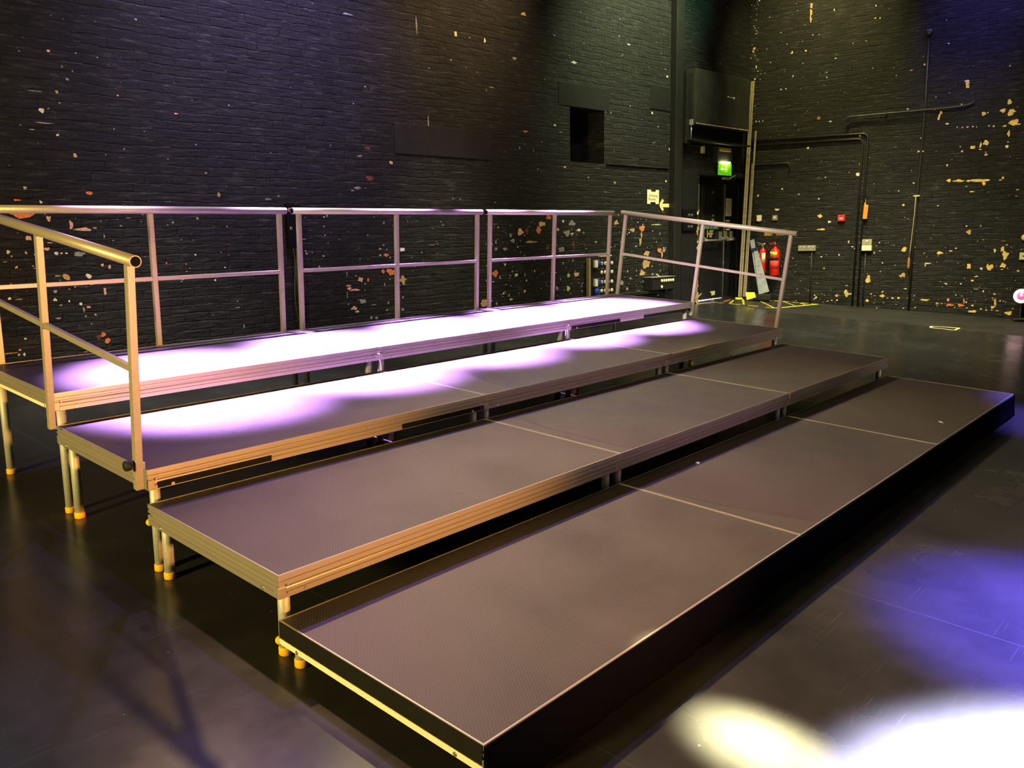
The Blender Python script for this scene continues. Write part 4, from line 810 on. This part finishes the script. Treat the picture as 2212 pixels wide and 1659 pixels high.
# hazard taped keep clear area on the floor
t = thing('hazard_marking', 'yellow hatched tape marking on the floor in front of the door', 'floor marking', Matrix.Identity(4))
def tape(name, a, b, w=.032, dash=0., mat='hazard_yellow', par=None, z=.0022):
    a, b = Vector((*a, z)), Vector((*b, z)); d = (b-a); n = d.normalized(); sd = Vector((-n.y, n.x, 0))*w/2; m = MB().use(mat); L_ = d.length
    if dash:
        k = 0.
        while k < L_:
            e = min(k+dash*.58, L_); m.prism([a+n*k+sd, a+n*k-sd, a+n*e-sd, a+n*e+sd], (0, 0, .0012)); k += dash
    else: m.prism([a+sd, a-sd, b-sd, b+sd], (0, 0, .0012))
    return m.build(name, par)
tape('border_tape', (12.36, 4.18), (11.25, 4.40), .05, par=t)
tape('border_tape', (11.25, 4.40), (11.23, 5.46), .030, .30, par=t)
tape('border_tape', (12.36, 4.18), (12.25, 5.15), .035, .16, par=t)
for a, b in (((12.02, 5.36), (11.30, 4.98)), ((12.22, 5.20), (11.24, 4.42)), ((12.28, 4.75), (11.80, 4.31)), ((11.75, 5.40), (11.24, 5.20)), ((12.30, 4.45), (12.06, 4.25))):
    tape('hatch_tape', a, b, .034, .155, par=t)
o = tape('plain_tape', (12.22, 5.28), (12.19, 4.93), .02, 0, 'tape_white', t)
tape('plain_tape', (11.24, 5.46), (10.75, 5.53), .025, 0, 'tape_white', t)
o = tape('orange_tape', (11.80, 5.48), (11.45, 5.42), .03, 0, 'tape_orange'); tag(o, 'short strip of orange tape on the floor by the door foot', 'tape')
t = thing('taped_plate', 'small rectangle of pale tape on the floor near the side wall', 'floor plate', T((10.95, 1.84, 0)))
a = [(.06, .17), (.17, -.155), (-.13, -.17), (-.10, .14)]
MB().use('floor_border').prism([(x*.9, y*.9, .0022) for x, y in a], (0, 0, .001)).build('plate', t)
for i in range(4): tape('edge_tape', a[i], a[(i+1) % 4], .030, 0, 'yellow_paper', t, .0034)
for lab, p, w_ in (('white paper scrap on the middle lowest deck', (2.598, .854, .1705), .020), ('white paper scrap on the far right lowest deck', (4.60, .149, .1705), .026)):
    m = MB().use('scrap_white'); m.prism([(-w_, -.008, 0), (w_*.6, -.012, 0), (w_, .006, 0), (-w_*.3, .012, 0)], (0, 0, .0015))
    o = m.build('paper_scrap'); o.matrix_world = T(p) @ Matrix.Rotation(.6, 4, 'Z'); tag(o, lab, 'scrap')
# ------------------------------------------------------------------ light
W = bpy.data.worlds.new('dark_hall'); S.world = W; W.use_nodes = True
W.node_tree.nodes['Background'].inputs[0].default_value = (.9, .85, 1., 1)
W.node_tree.nodes['Background'].inputs[1].default_value = .012
def spot(name, p, tgt, col, P, ang, blend=.6, r=.08):
    L_ = bpy.data.lights.new(name, 'SPOT'); L_.energy = P; L_.color = col; L_.spot_size = math.radians(ang); L_.spot_blend = blend; L_.shadow_soft_size = r
    o = bpy.data.objects.new(name, L_); COL.objects.link(o); o.location = p
    o.rotation_euler = (Vector(tgt)-Vector(p)).to_track_quat('-Z', 'Y').to_euler(); return o
def area(name, p, tgt, col, P, sx_, sy_):
    L_ = bpy.data.lights.new(name, 'AREA'); L_.energy = P; L_.color = col; L_.shape = 'RECTANGLE'; L_.size = sx_; L_.size_y = sy_
    o = bpy.data.objects.new(name, L_); COL.objects.link(o); o.location = p
    o.rotation_euler = (Vector(tgt)-Vector(p)).to_track_quat('-Z', 'Y').to_euler(); return o
# row of violet-white fixtures rigged over the upper tiers
for x, y in ((.80, 3.00), (1.90, 3.06), (3.0, 3.12), (4.1, 3.16), (5.15, 3.18)):
    spot('rig_spot', (x, 4.75, 5.6), (x, y, .55), (.56, .30, 1.), 105000 if x < 1 else 150000, 16.5, 1.)
spot('rig_violet', (2.4, 4.75, 5.7), (2.0, 2.3, .4), (.34, .18, 1.), 1250, 56, 1.)
# broad back light from the upstage rig
spot('rig_backlight', (1.2, 4.75, 5.6), (1.2, .6, 0), (.50, .34, 1.), 260, 75, .8)
spot('rig_backlight', (4.6, 4.75, 5.6), (4.6, .6, 0), (.70, .60, 1.), 300, 75, .8)
spot('rig_backlight_warm', (1.3, 5.6, 5.7), (1.3, -.7, 0), (1., .60, .28), 4600, 38, 1.)
spot('rig_backlight_warm', (3.6, 5.5, 5.7), (3.0, -.2, 0), (1., .82, .28), 2900, 48, 1.)
spot('rig_backlight_warm', (5.8, 5.2, 5.7), (5.4, .8, 0), (1., .74, .40), 700, 60, 1.)
# side light from the left, low warm front lights
area('side_light', (-6.5, 1.2, 2.3), (.5, 2.6, .6), (1., .74, .23), 700, .6, .6)
spot('front_amber', (2.0, -5.4, .9), (.25, 2.4, .62), (1., .42, .10), 3100, 22, 1., .1)
spot('front_magenta', (3.2, -5.2, 1.5), (2.9, 2.9, .57), (.95, .42, .66), 300, 24, 1., .1)
spot('front_rose', (6.5, -5., 1.6), (6.2, 2.8, 1.2), (1., .74, .58), 520, 30, 1., .1)
spot('rail_fill', (-2.5, -1.5, 3.4), (6.0, 2.9, 1.15), (1., .84, .74), 5200, 13, 1., .1)  # added narrow spot that brightens the right end rail
area('warm_fill', (5.5, -6, 6.5), (8, 5, 1.), (1., .88, .62), 70, 4, 3)  # added ambient fill from the audience side, no known lamp
spot('wall_fill', (8.0, 1.5, 6.4), (12.6, 2.6, .8), (1., .86, .50), 1500, 50, 1.)  # added fills that brighten the walls and their paint chips
spot('wall_fill', (7.6, 2.6, 6.2), (9.4, 6.0, .8), (1., .84, .56), 900, 40, 1.)
spot('wall_fill', (3.0, 3.4, 6.2), (2.0, 6.3, 1.0), (1., .80, .70), 260, 60, 1.)
spot('floor_olive', (9.5, 3.0, 6.2), (10.2, 3.2, 0), (1., .96, .60), 3200, 74, 1.)  # added overhead fill that lifts the far right floor
spot('floor_rear', (2.0, 4.9, 6.2), (1.9, 4.9, 0), (1., .96, .86), 2600, 38, 1.)  # added overhead fills for the floor seen behind the decks
spot('floor_rear', (5.6, 4.9, 6.2), (5.5, 4.9, 0), (1., .96, .66), 2600, 38, 1.)
# floor pools down right, plus added fills that lift the floor
spot('floor_spot', (.9, -1.9, 5.5), (.80, -1.62, 0), (.66, .66, 1.), 420000, 22, .8)
spot('floor_blue', (2.3, -1.8, 5.5), (2.25, -1.12, 0), (.13, .09, 1.), 42000, 19, 1.)
spot('floor_fill', (2.2, -3.2, 5.8), (2.2, -3.0, 0), (.60, .60, 1.), 3200, 54, 1.)
spot('floor_fill', (5.0, -3.2, 5.8), (5.0, -3.0, 0), (.60, .60, 1.), 3200, 54, 1.)
spot('floor_fill', (-2.7, .4, 5.8), (-2.7, .3, 0), (.60, .62, 1.), 4600, 50, 1.)
spot('floor_blue', (6.6, -1.5, 5.5), (6.0, -.6, 0), (.20, .14, 1.), 16000, 18, 1.)
spot('floor_yellow', (1.3, 4.9, 5.6), (.74, -.43, 0), (1., .92, .50), 300000, 2.6, 1.)
# wall washers
spot('wash_violet', (3.4, 4.6, 5.6), (3.4, 6.6, 3.4), (.50, .42, 1.), 1350, 78, 1.)
spot('wash_amber', (6.4, 4.4, 5.8), (6.0, 6.3, 3.9), (1., .66, .28), 800, 60, 1.)
spot('wash_green', (9.4, 4.2, 6.2), (9.3, 6.0, 4.0), (.88, 1., .52), 1500, 70, 1.)
spot('wash_teal', (10.7, 4.6, 6.3), (10.6, 6.0, 4.7), (.2, 1., .6), 200, 40, 1.)
spot('wash_olive', (10.9, 4.2, 6.4), (12.4, 4.6, 4.2), (1., .92, .34), 800, 70, 1.)
spot('wash_blue', (11.4, 2.0, 6.2), (12.8, 2.4, 4.5), (.2, .16, 1.), 520, 45, 1.)

# ------------------------------------------------------------------ camera
cam = bpy.data.cameras.new('camera'); co = bpy.data.objects.new('camera', cam); COL.objects.link(co)
yaw, pitch, roll = CAM[3:6]
fw = Vector((math.sin(yaw)*math.cos(pitch), math.cos(yaw)*math.cos(pitch), math.sin(pitch)))
rt = Vector((math.cos(yaw), -math.sin(yaw), 0)); u0 = rt.cross(fw)
r2 = rt*math.cos(roll)+u0*math.sin(roll); u2 = -rt*math.sin(roll)+u0*math.cos(roll)
co.matrix_world = cols(r2, u2, -fw, Vector(CAM[:3]))
cam.sensor_fit = 'HORIZONTAL'; cam.sensor_width = 36; cam.lens = CAM[6]/2212*36; cam.clip_start = .05; cam.clip_end = 200
S.camera = co
S.view_settings.view_transform = 'Standard'; S.view_settings.look = 'None'
S.view_settings.exposure = 0; S.view_settings.gamma = 1; S.view_settings.use_curve_mapping = False
